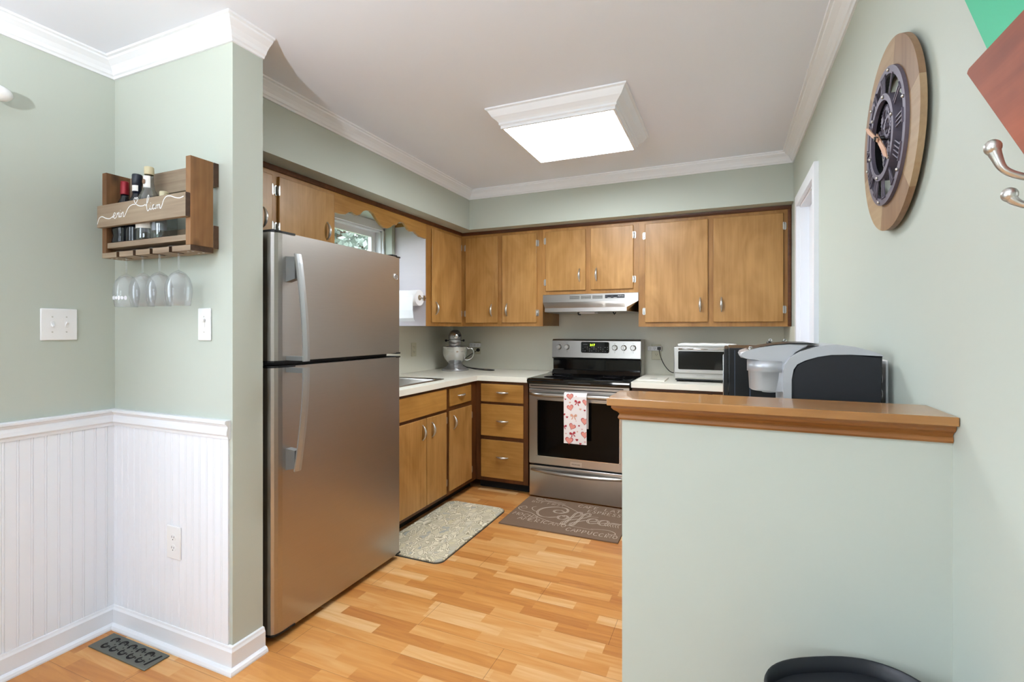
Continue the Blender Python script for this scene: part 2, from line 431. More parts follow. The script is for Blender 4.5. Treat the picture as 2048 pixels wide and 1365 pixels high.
# kitchen window
w = structroot('window_1', (XK, 2.72, 1.14))
m = MB(f=left(XK))
m.box(2.19, 2.25, 0, .018, 1.08, 2.12).box(3.19, 3.205, 0, .018, 1.08, 2.12).box(2.19, 3.205, 0, .018, 2.06, 2.12).box(2.17, 3.205, -.02, .05, 1.10, 1.14)
m.box(2.25, 2.262, -.10, 0, 1.14, 2.06).box(3.178, 3.19, -.10, 0, 1.14, 2.06).box(2.25, 3.19, -.10, 0, 2.048, 2.06)
obj('window_frame', m, TRIM, w)
m = MB(f=left(XK-.05))
for z0, z1, dx in ((1.14, 1.62, 0), (1.60, 2.048, -.03)):
    m.box(2.262, 2.31, dx, dx+.03, z0, z1).box(3.13, 3.178, dx, dx+.03, z0, z1).box(2.31, 3.13, dx, dx+.03, z0, z0+.045).box(2.31, 3.13, dx, dx+.03, z1-.04, z1)
sa = obj('sash', m, WHITEP, w)
m = MB(f=left(XK-.05)); m.box(2.31, 3.13, .010, .014, 1.185, 1.58).box(2.31, 3.13, -.02, -.016, 1.645, 2.008)
obj('pane', m, PANE, sa)
# window of the dining area (left of the picture) and the glazed rear opening
w2 = structroot('window_2', (XL, -.35, .85))
m = MB(f=left(XL)); m.box(-1.43, -1.35, 0, .02, .77, 2.21).box(.65, .73, 0, .02, .77, 2.21).box(-1.43, .73, 0, .02, 2.13, 2.21).box(-1.45, .75, 0, .05, .82, .85).box(-.37, -.33, -.08, -.03, .85, 2.13)
obj('window_frame', m, TRIM, w2)
m = MB(f=left(XL)); m.box(-1.35, .65, -.055, -.05, .85, 2.13); obj('pane', m, PANE, w2)
w3 = structroot('window_3', (-1.3, YR, .9))
m = MB(); m.box(-1.98, -1.9, YR, YR+.02, .82, 2.18).box(-.7, -.62, YR, YR+.02, .82, 2.18).box(-1.98, -.62, YR, YR+.02, 2.1, 2.18).box(-1.98, -.62, YR, YR+.02, .82, .9).box(-1.9, -.7, YR-.08, YR-.03, 1.48, 1.52)
obj('window_frame', m, TRIM, w3)
m = MB(); m.box(-1.9, -.7, YR-.055, YR-.05, .9, 2.1); obj('pane', m, PANE, w3)

# white pantry door on the right wall
d = structroot('door_1', (R, 3.1, 0))
m = MB(); m.box(R-.020, R, 2.735, 2.80, 0, 2.085).box(R-.020, R, 3.396, 3.462, 0, 2.085).box(R-.020, R, 2.80, 3.396, 2.022, 2.085)
m.box(R, R+.12, 2.80, 2.812, 0, 2.022).box(R, R+.12, 3.386, 3.396, 0, 2.022).box(R, R+.12, 2.812, 3.386, 2.010, 2.022)
obj('door_casing', m, TRIM, d)
m = MB(); m.box(R+.045, R+.08, 2.815, 3.378, .01, 2.004)
for z0, z1 in ((.2, .85), (1.0, 1.85)):
    m.box(R+.041, R+.046, 2.90, 3.30, z0, z1, .003)
obj('door_panel', m, TRIM, d)

# ------------------------------------------------------------------ outside the window
def tree(name, x, y, h, r, n, label):
    t = thing(name, label, 'tree', (x, y, -.598))
    m = MB(); m.tube([(x, y, -.598), (x+.05, y, h*.5), (x, y+.05, h*.9)], [.16, .11, .03], 8)
    for k in range(9):
        a = random.random()*6.28; z = h*(.25+.07*k); m.tube([(x, y, z), (x+math.cos(a)*r*.8, y+math.sin(a)*r*.8, z+.25)], [.04, .008], 5)
    obj('trunk', m, mat('bark', '#5A4A3C', .9), t)
    m = MB()
    for i in range(n):
        z = random.uniform(.0, 1); rr = r*(1-z*.75)*math.sqrt(random.random()); a = random.random()*6.28
        c = Vector((x+rr*math.cos(a), y+rr*math.sin(a), .1+z*h)); s_ = random.uniform(.06, .12)
        u = Vector((random.gauss(0, 1), random.gauss(0, 1), random.gauss(0, 1))).normalized(); v_ = u.orthogonal().normalized()
        m.poly([c-u*s_, c+v_*s_*.5, c+u*s_, c-v_*s_*.5])
    obj('foliage', m, mat('green_leaves', '#7E887C', .8, var=.3, vscale=6), t, recalc=False)
tree('evergreen_tree', -8.6, 9.4, 7.0, 3.0, 14000, 'grey green leafy tree seen through the kitchen window glass')
o = obj('lawn', B(-30, XK-.2, -12, 30, -.75, -.6), mat('grass', '#5F7047', .95, var=.2, vscale=2)); tag(o, 'grass ground outside the kitchen window below the tree', 'lawn')

# ------------------------------------------------------------------ ceiling light
t = thing('ceiling_light', 'square flush ceiling light with white moulded frame and glowing lens', 'ceiling light', (-.79, 2.69, 2.345))
x0, x1, y0, y1 = -1.155, -.435, 2.33, 3.045
m = MB()
pr = [(0, CZ), (.006, CZ), (.006, 2.433), (-.004, 2.428), (-.010, 2.418), (-.022, 2.400), (-.042, 2.384), (-.050, 2.375), (-.050, 2.366), (-.058, 2.360), (-.058, 2.346), (-.070, 2.346), (-.070, 2.36), (-.062, CZ)]
P = [(x0, y0), (x1, y0), (x1, y1), (x0, y1)]
rings = []
for i, (x, y) in enumerate(P):
    sx = -1 if x == x0 else 1; sy = -1 if y == y0 else 1
    rings.append([m._v((x+sx*o_, y+sy*o_, z)) for o_, z in pr])
for i in range(4):
    a, b = rings[i], rings[(i+1) % 4]
    for j in range(len(pr)): m._f([a[j], a[(j+1) % len(pr)], b[(j+1) % len(pr)], b[j]])
obj('light_frame', m, TRIM, t)
m = B(x0+.068, x1-.068, y0+.068, y1-.068, 2.350, 2.356)
obj('lens', m, mat('lit_lens', '#FFFFFF', .5, emis='#F4FAFF', estr=LIGHT_PANEL), t)

# ------------------------------------------------------------------ cabinet hardware
def pull(name, parent, f, u, z, vert=True, L_=.096):
    """bow pull: thick in the middle, thin pointed ends"""
    m = MB(f=f); n = 10; pts = []; rr = []
    for i in range(n+1):
        a = i/n; s_ = (a-.5)*L_; o_ = .004+.020*math.sin(PI*a)**.8
        pts.append((u, o_, z+s_) if vert else (u+s_, o_, z)); rr.append(.003+.0068*math.sin(PI*a))
    m.tube(pts, rr, 8, flat=(1, 1))
    for s_ in (-1, 1):
        q = s_*L_*.5
        m.sphere((u, .003, z+q) if vert else (u+q, .003, z), .0045, 6)
    return obj(name, m, NICKEL, parent)
HNG = mat('hinge_nickel', '#BFBEBA', .34, .9)
def hinge(parent, f, u, z, L_=.052):
    m = MB(f=f)
    for du, w_ in ((-.005, .0035), (.006, .008)):
        pts = [(u+du-w_, z-L_/2+.008), (u+du-w_*.4, z-L_/2), (u+du+w_*.4, z-L_/2), (u+du+w_, z-L_/2+.008), (u+du+w_, z+L_/2-.008), (u+du+w_*.4, z+L_/2), (u+du-w_*.4, z+L_/2), (u+du-w_, z+L_/2-.008)]
        m.prism(pts, 'y', .0, .0035 if du > 0 else .016)
    m.tube([(u, .012, z-L_*.38), (u, .012, z+L_*.38)], .0042, 8)
    return obj('hinge', m, HNG, parent)
DT = .014
def door(parent, f, u0, u1, z0, z1, pull_u=None, pull_z=None, hinge_side=None, hz=None, material=None, name='door', horiz=False):
    m = MB(f=f); m.box(u0, u1, .001, DT, z0, z1, .004)
    dd = obj(name, m, material or DOORW, parent)
    g = lambda p: f(Vector((p[0], p[1]+DT, p[2])))
    if pull_u is not None: pull('handle', dd, g, pull_u, pull_z, not horiz)
    if hinge_side is not None:
        uu = u1+.004 if hinge_side > 0 else u0-.004
        for q in (hz or (z0+.09, z1-.09)): hinge(dd, (lambda p, s_=hinge_side, c_=uu: f(Vector((c_+(p[0]-c_)*s_, p[1], p[2])))), uu, q)
    return dd
ZT = 2.1228
def wall_cab(name, label, f, loc, u0, u1, z0, z1, dep, bays, group=None, side_trim=False, z_frame=.03):
    """bays: list of dicts for the doors; face frame with openings"""
    t = thing(name, label, 'cabinet', loc, group)
    m = MB(f=f); m.box(u0, u1, -dep, -.018, z0+.004, z1-.001); obj('cabinet_body', m, FRAMEW, t)
    m = MB(f=f); m.box(u0, u1, -.018, 0, z0, z1-.001); obj('face_frame', m, FRAMEW, t)
    m = MB(f=f); m.prism([(-.002, z1-.026), (.010, z1-.024), (.014, z1-.012), (.016, z1-.001), (-.002, z1-.001)], 'x', u0, u1)
    obj('top_trim', m, DARKW, t)
    if side_trim:
        m = MB(f=f); m.box(u1-.022, u1-.001, 0, .014, z0+.003, z1-.022, .004); obj('side_trim', m, DARKW, t)
    for b in bays: door(t, f, **b)
    return t
fb = back(3.817); flf = left(-2.126)
# prism on mapped frames: local axis 'x' = u, pts = (w, z)
wall_cab('wall_cabinet', 'upper wall cabinet in the back left corner, two tall maple doors', fb, (-1.75, 4.0, 1.31), -2.126, -1.375, 1.31, ZT, .42,
    [dict(u0=-2.086, u1=-1.777, z0=1.34, z1=2.074, pull_u=-1.832, pull_z=1.448, hinge_side=-1, hz=(1.42, 1.99)),
     dict(u0=-1.737, u1=-1.427, z0=1.34, z1=2.074, pull_u=-1.69, pull_z=1.448, hinge_side=1, hz=(1.42, 1.99))])
wall_cab('wall_cabinet', 'short upper maple cabinet with two doors over the range hood', fb, (-1.0, 4.0, 1.565), -1.3745, -.6115, 1.565, ZT, .42,
    [dict(u0=-1.349, u1=-1.017, z0=1.594, z1=2.074, pull_u=-1.065, pull_z=1.712, hinge_side=-1, hz=(1.665, 2.0)),
     dict(u0=-.977, u1=-.649, z0=1.594, z1=2.074, pull_u=-.93, pull_z=1.712, hinge_side=1, hz=(1.665, 2.0))])
wall_cab('wall_cabinet', 'widest upper wall cabinet, two maple doors, at the right beside the white door', fb, (-.1, 4.0, 1.305), -.611, R-.001, 1.305, ZT, .42,
    [dict(u0=-.564, u1=-.125, z0=1.338, z1=2.074, pull_u=-.177, pull_z=1.462, hinge_side=-1, hz=(1.42, 1.985)),
     dict(u0=-.090, u1=.349, z0=1.338, z1=2.074, pull_u=-.037, pull_z=1.462, hinge_side=1, hz=(1.42, 1.985))], side_trim=True)
m = MB(); m.box(-1.392, -1.375, 3.80, 4.237, 1.31, ZT-.001)
PW = mat('window_washed_panel', '#C9C2C6', .5, var=.03, vscale=6, stretch=(1, 1, 8))  # wood side washed out by window light, painted as a pale tone
tc = wall_cab('wall_cabinet', 'single door upper cabinet on the left wall, white towel roll on its side with window light painted in', flf, (-2.3, 3.5, 1.31), 3.2515, 3.8165, 1.31, ZT, .37,
    [dict(u0=3.321, u1=3.785, z0=1.34, z1=2.074, pull_u=3.37, pull_z=1.452, hinge_side=1, hz=(1.42, 1.99))])
m.bm.free()
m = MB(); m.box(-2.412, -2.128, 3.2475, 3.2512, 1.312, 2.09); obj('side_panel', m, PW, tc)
wall_cab('wall_cabinet', 'upper maple cabinet with two doors above the refrigerator', flf, (-2.3, 1.9, 1.75), YP2+.002, 2.2795, 1.75, ZT, .37,
    [dict(u0=1.46, u1=1.832, z0=1.775, z1=2.072, pull_u=1.775, pull_z=1.845, hinge_side=1, hz=(1.81, 2.0)),
     dict(u0=1.872, u1=2.262, z0=1.775, z1=2.074, pull_u=2.205, pull_z=1.852, hinge_side=-1, hz=(1.81, 2.0))])
# dark panel of the corner cabinet that shows beside the hood belongs to the cabinet body; scalloped valance
t = thing('window_valance', 'scalloped wooden valance board above the kitchen window', 'valance', (-2.13, 2.76, 1.97))
bot = [(2.28, 1.978), (2.33, 1.978), (2.37, 1.985), (2.40, 2.004), (2.425, 2.013), (2.445, 2.006), (2.475, 2.000), (2.50, 2.010), (2.53, 2.038), (2.56, 2.052), (2.60, 2.055), (2.63, 2.044), (2.66, 2.018), (2.685, 2.000),
       (2.71, 1.985), (2.745, 1.973), (2.78, 1.975), (2.81, 1.988), (2.84, 2.010), (2.862, 2.018), (2.875, 2.014), (2.90, 2.038), (2.93, 2.052), (2.965, 2.048), (2.995, 2.030), (3.02, 2.012), (3.05, 2.003), (3.08, 2.008), (3.10, 2.012), (3.13, 1.998), (3.17, 1.985), (3.25, 1.983)]
m = MB(); m.prism([(p[0], p[1]) for p in bot]+[(3.25, ZT-.001), (2.28, ZT-.001)], 'x', -2.144, -2.126)
obj('valance_board', m, DRAWL, t)
m = MB(f=flf); m.prism([(-.002, ZT-.026), (.010, ZT-.024), (.014, ZT-.012), (.016, ZT-.001), (-.002, ZT-.001)], 'x', 2.28, 3.25); obj('top_trim', m, DARKW, t)

# ------------------------------------------------------------------ base cabinets and countertop
fL = left(-1.865); fBk = back(3.58)
def base_cab(label, f, loc, u0, u1, dep, cat='cabinet', toe=.075, top=.872):
    t = thing('base_cabinet', label, cat, loc)
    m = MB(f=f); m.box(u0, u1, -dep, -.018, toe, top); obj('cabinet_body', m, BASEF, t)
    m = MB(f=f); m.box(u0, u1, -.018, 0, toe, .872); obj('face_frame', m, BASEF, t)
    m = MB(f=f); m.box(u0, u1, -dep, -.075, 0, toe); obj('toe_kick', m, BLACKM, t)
    return t
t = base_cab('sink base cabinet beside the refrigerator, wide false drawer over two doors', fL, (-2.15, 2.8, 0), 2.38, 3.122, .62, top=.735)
door(t, fL, 2.40, 3.10, .708, .856, name='drawer_front', material=DRAWL)
door(t, fL, 2.40, 2.838, .10, .688, pull_u=2.79, pull_z=.60, hinge_side=-1, hz=(.18, .63))
door(t, fL, 2.846, 3.10, .10, .688, pull_u=2.905, pull_z=.60, hinge_side=1, hz=(.18, .63))
t = base_cab('narrow base cabinet near the inner corner, one small drawer over one door', fL, (-2.15, 3.35, 0), 3.123, 3.62, .62, top=.735)
door(t, fL, 3.145, 3.475, .722, .850, pull_u=3.31, pull_z=.79, name='drawer', material=DRAWL, horiz=True)
door(t, fL, 3.145, 3.485, .105, .688, pull_u=3.20, pull_z=.60, hinge_side=1, hz=(.18, .61))
t = base_cab('base cabinet with a stack of three drawers left of the range', fBk, (-1.63, 3.9, 0), -1.863, -1.412, .62)
for z0, z1, pz in ((.708, .852, .786), (.436, .688, .560), (.105, .405, .275)):
    door(t, fBk, -1.815, -1.448, z0, z1, pull_u=-1.625, pull_z=pz, name='drawer', material=DRAWW, horiz=True)
t = base_cab('base cabinet right of the range under the countertop, mostly behind the half wall', fBk, (-.1, 3.9, 0), -.62, R-.002, .62)
door(t, fBk, -.58, -.12, .708, .852, name='drawer', material=DRAWW); door(t, fBk, -.09, .36, .708, .852, name='drawer', material=DRAWW)
door(t, fBk, -.58, -.12, .105, .688); door(t, fBk, -.09, .36, .105, .688)

m = MB()
CT0, CT1 = .874, .914
m.box(XK+.007, -1.835, 3.30, 3.553, CT0, CT1, .002).box(XK+.007, -1.412, 3.553, YB-.013, CT0, CT1, .002)
m.box(XK+.007, -1.835, 2.365, 2.40, CT0, CT1, .002).box(-1.93, -1.835, 2.40, 3.30, CT0, CT1, .002).box(XK+.007, -2.46, 2.40, 3.30, CT0, CT1, .002)
m.box(-1.93, -1.834, 3.18, 3.30, CT0, CT1-.0005)
m.box(-2.46, -1.93, 3.19, 3.30, CT0, CT1-.0005)
o = obj('countertop', m, COUNTER); tag(o, 'L-shaped ivory countertop with the sink, running into the back left corner', 'countertop')
m = MB(); m.box(-.622, R-.002, 3.553, YB-.013, CT0, CT1, .002)
o = obj('countertop', m, COUNTER); tag(o, 'straight ivory countertop right of the range under the toaster oven', 'countertop')

# sink
t = thing('kitchen_sink', 'stainless steel kitchen sink set in the counter beside the refrigerator', 'sink', (-2.2, 2.8, .74))
def rrect(x0, x1, y0, y1, r, n=5):
    out = []
    for cx, cy, a0 in ((x1-r, y1-r, 0), (x0+r, y1-r, PI/2), (x0+r, y0+r, PI), (x1-r, y0+r, 3*PI/2)):
        for i in range(n+1):
            a = a0+PI/2*i/n; out.append((cx+r*math.cos(a), cy+r*math.sin(a)))
    return out
m = MB(); rs = []
for (a, b, c, d_, r, z) in ((-2.475, -1.925, 2.39, 3.205, .03, .9145), (-2.475, -1.925, 2.39, 3.205, .03, .918), (-2.44, -1.96, 2.425, 3.17, .05, .918), (-2.43, -1.97, 2.435, 3.16, .05, .905), (-2.41, -1.99, 2.455, 3.14, .06, .76), (-2.35, -2.05, 2.52, 3.08, .06, .745)):
    rs.append([m._v((x, y, z)) for x, y in rrect(a, b, c, d_, r)])
m.sm = True
for i in range(len(rs)-1):
    k = len(rs[i])
    for j in range(k): m._f([rs[i][j], rs[i][(j+1) % k], rs[i+1][(j+1) % k], rs[i+1][j]])
m._f(rs[-1]); obj('basin', m, STEELH, t)
m = MB(); m.cyl((-2.2, 2.8, .745), .04, .004); obj('drain', m, CHROME, t)

# ------------------------------------------------------------------ refrigerator
t = thing('refrigerator', 'tall stainless steel refrigerator with top freezer and two curved handles', 'refrigerator', (-2.05, 1.89, 0))
Y0, Y1 = 1.468, 2.318
m = MB(); m.box(-2.42, -1.775, Y0+.004, Y1-.004, .04, 1.675, .004).box(-2.40, -1.80, Y0+.03, Y1-.03, .012, .04)
for y in (Y0+.08, Y1-.08):
    for x in (-2.3, -1.86): m.cyl((x, y, 0), .02, .02, n=12)
obj('cabinet_body', m, BLACKP, t)
m = MB(); m.box(-1.80, -1.74, Y0+.02, Y1-.02, .012, .05, .003); obj('kick_grille', m, BLACKP, t)
def fdoor(z0, z1, nm, badge=False):
    pts = [(-1.765, Y0), (-1.722, Y0), (-1.708, Y0+.004), (-1.698, Y0+.012), (-1.692, Y0+.026), (-1.689, Y0+.045), (-1.6885, Y0+.07), (-1.6885, Y1-.008), (-1.692, Y1-.001), (-1.765, Y1)]
    m = MB()
    m.sm = False; m.prism(pts, 'z', z0, z1)
    for f in m.bm.faces:
        if abs(f.normal.z) < .5 and len(f.verts) == 4: f.smooth = False
    dd = obj(nm, m, STEELF, t)
    m = MB()
    for za, zb in ((z0-.004, z0+.004), (z1-.004, z1+.004)):
        q = [(x+.0025 if x > -1.76 else x, y+(-.002 if y < 1.6 else .002)) for x, y in pts[:6]+[(-1.6865, Y0+.11), (-1.74, Y0+.11), (-1.765, Y0+.05)]]
        m.prism(q, 'z', za, zb)
        m.prism([(-1.765, Y1-.035), (-1.687, Y1-.035), (-1.687, Y1+.002), (-1.765, Y1+.002)], 'z', za, zb)
    m.box(-1.776, -1.765, Y0+.01, Y1-.01, z0+.01, z1-.01)
    obj('door_gasket', m, BLACKP, dd)
    return dd
up = fdoor(1.154, 1.690, 'freezer_door'); lo = fdoor(.034, 1.133, 'refrigerator_door')
BRKT = mat('grey_bracket', '#8E9193', .4, .7)
def fhandle(parent, zs, za, zb, foot_z):
    # zs: list of (z, outward) along the bar
    m = MB(); n = len(zs); ya, yb = 1.525, 1.561; rings = []
    for z, o_ in zs:
        x = -1.6885+o_; rings.append([m._v(p) for p in ((x-.010, ya+.002, z), (x-.002, ya, z), (x, ya+.006, z), (x+.002, (ya+yb)/2, z), (x, yb-.004, z), (x-.010, yb, z))])
    for i in range(n-1):
        for k in range(6): m._f([rings[i][k], rings[i][(k+1) % 6], rings[i+1][(k+1) % 6], rings[i+1][k]])
    m._f(rings[0][::-1]); m._f(rings[-1])
    h = obj('handle', m, GREYP, parent)
    m = MB()
    f0, f1 = foot_z
    out0 = zs[0][1]-.006 if abs(zs[0][0]-f0) < .06 or abs(zs[0][0]-f1) < .06 else zs[-1][1]-.006
    m.prism([(-1.6885, f0), (-1.6885+out0, f0+.012), (-1.6885+out0, f1-.004), (-1.6885, f1)], 'y', ya+.004, yb-.002)
    obj('bracket', m, BRKT, h); m = MB()
    e0, e1 = za, zb
    outn = zs[-1][1]-.006 if out0 == zs[0][1]-.006 else zs[0][1]-.006
    m.prism([(-1.6885, e0), (-1.6885+outn, e0), (-1.6885+outn, e1), (-1.6885, e1)], 'y', ya+.006, yb-.004)
    obj('bracket', m, BRKT, h)
    return h
zu = [(1.600, .058)]+[(1.600-(1.600-1.156)*i/12, .060+.045*math.sin(PI*.5*i/12)) for i in range(1, 13)]
fhandle(up, zu, 1.158, 1.176, (1.485, 1.592))
zl = [(1.130-(1.130-.700)*i/12, .105-.048*(1-math.cos(PI*.5*i/12))) for i in range(13)]
fhandle(lo, zl, 1.108, 1.128, (.700, .79))
m = MB(); m.lathe([(.019, 0), (.019, .003), (.015, .0045), (.0135, .003)], (-1.6885, 2.279, 1.577), 20, 'x'); m.m = 1; m.lathe([(.013, 0), (.013, .0035)], (-1.6885, 2.279, 1.577), 20, 'x')
m.m = 0; m.text('GE', .015, pl_left(-1.6848, 2.279, 1.577), .0003)
o = obj('badge', m, [CHROME, mat('badge_grey', '#8A8A8C', .4, .5)], up)
m = MB(); m.box(-1.80, -1.70, Y1-.05, Y1-.008, 1.691, 1.703, .003); obj('hinge_cap', m, BLACKP, t); m = MB(); m.box(-1.80, -1.70, Y0+.01, Y0+.05, 1.691, 1.699, .003); obj('hinge_cap', m, BLACKP, t)

# ------------------------------------------------------------------ range
t = thing('range', 'stainless steel electric range with black glass cooktop and oven window', 'range', (-1.015, 3.88, 0))
xa, xb = -1.396, -.634; YF = 3.56
m = MB(); m.box(xa, xb, YF+.035, 4.20, .02, .893, .003).box(xa+.05, xb-.05, YF+.08, 4.1, 0, .03); obj('range_body', m, BLACKP, t)
# control backguard
m = MB(); m.prism([(4.07, 1.040), (4.015, 1.040), (4.004, 1.052), (4.012, 1.190), (4.03, 1.203), (4.20, 1.203), (4.20, .9), (4.07, .9)], 'x', xa+.035, xb+.020-.012)
bg = obj('backguard', m, STEELH, t)
m = MB(); m.box(xa+.036, xb+.006, 4.03, 4.075, .905, 1.041, .006); m.prism([(4.0, .915), (4.03, .915), (4.03, .945), (4.018, .945)], 'x', xa+.036, xb+.006); obj('rear_panel', m, BLACKG, t)
for i, x in enumerate((-1.300, -1.230, -.830, -.758, -.684)):
    m = MB(); m.lathe([(.023, 0), (.023, -.006), (.020, -.010), (.019, -.020), (.016, -.023)], (x, 4.009, 1.137), 20, 'y'); m.box(x-.003, x+.003, 3.980, 3.990, 1.115, 1.159, .001)
    obj('knob', m, NICKEL, bg)
m = MB(); P_ = rrect(-1.108, -.876, 1.092, 1.182, .012); m.prism([(x, z) for x, z in P_], 'y', 4.001, 4.012); 
dsp = obj('control_display', m, BLACKG, bg)
m = MB(); m.text('3:17', .024, pl_back(-1.012, 4.0005, 1.156), .0002, bold=True); obj('clock_digits', m, mat('lit_digits', '#C8F53A', .5, emis='#B8F52A', estr=3), dsp)
m = MB()
for j, z in enumerate((1.137, 1.122, 1.106)):
    for i in range(12):
        if (i+j*2) % 3 == 0: continue
        x = -1.095+i*.0185; m.box(x, x+.006, 4.0002, 4.001, z, z+.003)
m.box(-1.09, -1.055, 4.0002, 4.001, 1.160, 1.162); obj('control_marks', m, mat('grey_print', '#A8A8A8', .6), dsp)
for x in (-1.300, -1.230, -.830, -.758, -.684):
    m = MB()
    for z in (1.170, 1.104): m.box(x-.004, x+.004, 4.0075-.0014, 4.0085, z, z+.0016)
    m.box(x-.0007, x+.0007, 4.0062, 4.0085, 1.092, 1.102)
    obj('control_print', m, SLOT, bg)
# cooktop
m = MB(); m.prism([(YF-.035, .886), (YF-.042, .896), (YF-.035, .906), (YF-.01, .912), (4.02, .912), (4.02, .893), (YF, .870), (YF-.03, .872)], 'x', xa-.002, xb+.006); ct = obj('cooktop', m, BLACKG, t)
m = MB(); m.box(xa+.02, xb-.016, YF-.005, 3.99, .912, .9145, .001)
ck = obj('glass_top', m, BLACKG, ct)
for x, y, r in ((-1.22, 3.69, .095), (-.81, 3.69, .110), (-1.22, 3.88, .075), (-.81, 3.88, .08)):
    for q in (r, r*.65):
        m = MB(); m.lathe([(q-.0012, 0), (q-.0012, .0004), (q+.0012, .0004), (q+.0012, 0)], (x, y, .9146), 40); obj('burner_ring', m, mat('burner_print', '#3A3A3E', .4), ck)
# vent strip, oven door, drawer
m = MB(); m.box(xa, xb, YF, YF+.035, .836, .870, .002); vs = obj('vent_trim', m, STEELH, t)
m = MB()
for a, b in ((.012, .105), (.125, .165), (.185, .335), (.355, .505), (.525, .565), (.585, .7)): m.box(xa+a, xa+b+.02, YF-.001, YF+.002, .853, .859)
obj('vent_slot', m, BLACKM, vs)
m = MB(); P_ = [(xa, .262), (xb, .262), (xb, .832), (xa, .832)]
m.box(xa, xb, YF, YF+.035, .262, .832, .003); od = obj('oven_door', m, STEELH, t)
m = MB(); m.prism(rrect(-1.325, -.705, .325, .748, .008), 'y', YF-.0025, YF+.002); obj('oven_window', m, mat('oven_glass', '#050505', .1, spec=.2), od)
m = MB()
m.box(-1.33, -.70, YF-.0015, YF+.001, .320, .325).box(-1.33, -.70, YF-.0015, YF+.001, .748, .753).box(-1.33, -1.325, YF-.0015, YF+.001, .320, .753).box(-.705, -.70, YF-.0015, YF+.001, .320, .753)
obj('window_trim', m, CHROME, od)
m = MB(); n = 16; pts = []; 
for i in range(n+1):
    a = i/n; pts.append((xa+.012+(xb-xa-.024)*a, YF-.012-.038*min(1, math.sin(PI*a)*3.0), .795))
m.tube(pts, [.010+.007*min(1, math.sin(PI*i/n)*4) for i in range(n+1)], 12, flat=(1.0, .8)); obj('oven_handle', m, STEELH, od)
m = MB(); m.box(-1.068, -.980, YF-.0035, YF, .264+.004, .302, .001); bd = obj('badge', m, NICKEL, od)
m = MB(); m.text('FRIGIDAIRE', .0125, pl_back(-1.024, YF-.0037, .285), .0002); obj('lettering', m, SLOT, bd)
m = MB(); m.box(xa, xb, YF+.005, YF+.035, .012, .248, .004); dr = obj('storage_drawer', m, STEELH, t)
m = MB(); pts = []
for i in range(n+1):
    a = i/n; pts.append((xa+.018+(xb-xa-.036)*a, YF-.0-.035*math.sin(PI*a)**.6, .214-.004*math.sin(PI*a)))
m.tube(pts, [.008+.007*math.sin(PI*i/n)**.5 for i in range(n+1)], 12); obj('drawer_handle', m, STEELH, dr)

# ------------------------------------------------------------------ tea towel with hearts
def heart_pts(s_, rot=0, n=28):
    out = []
    for i in range(n):
        a = 2*PI*i/n; x = 16*math.sin(a)**3; y = 13*math.cos(a)-5*math.cos(2*a)-2*math.cos(3*a)-math.cos(4*a)
        x, y = x/32*s_, (y+2)/32*s_
        out.append((x*math.cos(rot)-y*math.sin(rot), x*math.sin(rot)+y*math.cos(rot)))
    return out
m = MB(); x0, x1 = -1.095, -.925; YT = 3.4905
prof = [(YT, .455), (YT-.001, .60), (YT-.001, .795), (YT+.006, .815), (3.515, .819), (3.533, .812), (3.540, .795), (3.541, .56), (3.544, .56), (3.544, .797), (3.535, .817), (3.515, .824), (YT+.002, .820), (YT-.005, .797), (YT-.004, .455)]
m.sm = False; m.prism(prof, 'x', x0, x1)
M0 = pl_back((x0+x1)/2, YT-.0055, .64)
PINK, RED, LRED, TAN = 1, 2, 3, 4
def heart(m, x, z, s_, rot=0, big=True, slot=None, xmin=-.0845, xmax=.0845):
    def cl(pts): return [(max(xmin, min(xmax, px+x)), py+z, 0) for px, py in pts]
    if big:
        m.m = RED; m.poly([M0 @ Vector((a, b, 0)) for a, b, c in cl(heart_pts(s_, rot))])
        m.m = PINK; m.poly([M0 @ Vector((a, b, .0006)) for a, b, c in cl(heart_pts(s_*.84, rot))])
    else:
        m.m = slot or RED; m.poly([M0 @ Vector((a, b, .0003)) for a, b, c in cl(heart_pts(s_, rot))])
def bow(m, x, z, s_, rot, slot):
    m.m = slot; c, q = math.cos(rot), math.sin(rot)
    def T(pts): return [M0 @ Vector((max(-.0845, min(.0845, x+(a*c-b*q)*s_)), z+(a*q+b*c)*s_, .0004)) for a, b in pts]
    for s2 in (-1, 1):
        m.poly(T([(0, .05), (s2*.25, .32), (s2*.5, .25), (s2*.48, -.05), (s2*.2, -.1)]))
        m.poly(T([(0, 0), (s2*.12, -.02), (s2*.38, -.5), (s2*.22, -.48), (s2*.14, -.38)]))
for x, z, s_, r_ in ((-.037, .155, .052, .1), (.079, .118, .05, -.1), (-.035, .075, .050, .25), (.072, -.018, .058, -.1), (-.022, -.062, .052, -.4), (.072, -.115, .056, 0), (-.044, -.165, .060, -.05)): heart(m, x, z, s_, r_)
for x, z, s_, sl in ((-.072, .135, .014, RED), (-.038, .113, .015, TAN), (.040, .068, .018, TAN), (.072, .062, .016, RED), (-.06, .005, .018, RED), (.030, -.052, .014, RED), (.018, -.095, .012, TAN), (.008, -.018, .010, LRED), (.052, -.075, .013, LRED), (.014, -.155, .021, RED), (.04, -.18, .018, RED), (.008, .160, .012, LRED), (-.068, -.115, .014, LRED), (.074, -.165, .016, LRED), (-.082, .024, .02, RED)): heart(m, x, z, s_, 0, False, sl)
bow(m, .018, .118, .046, -.2, RED); bow(m, -.010, .016, .05, 0, TAN); bow(m, -.018, -.112, .046, .25, RED); bow(m, -.082, -.062, .04, -.1, RED)
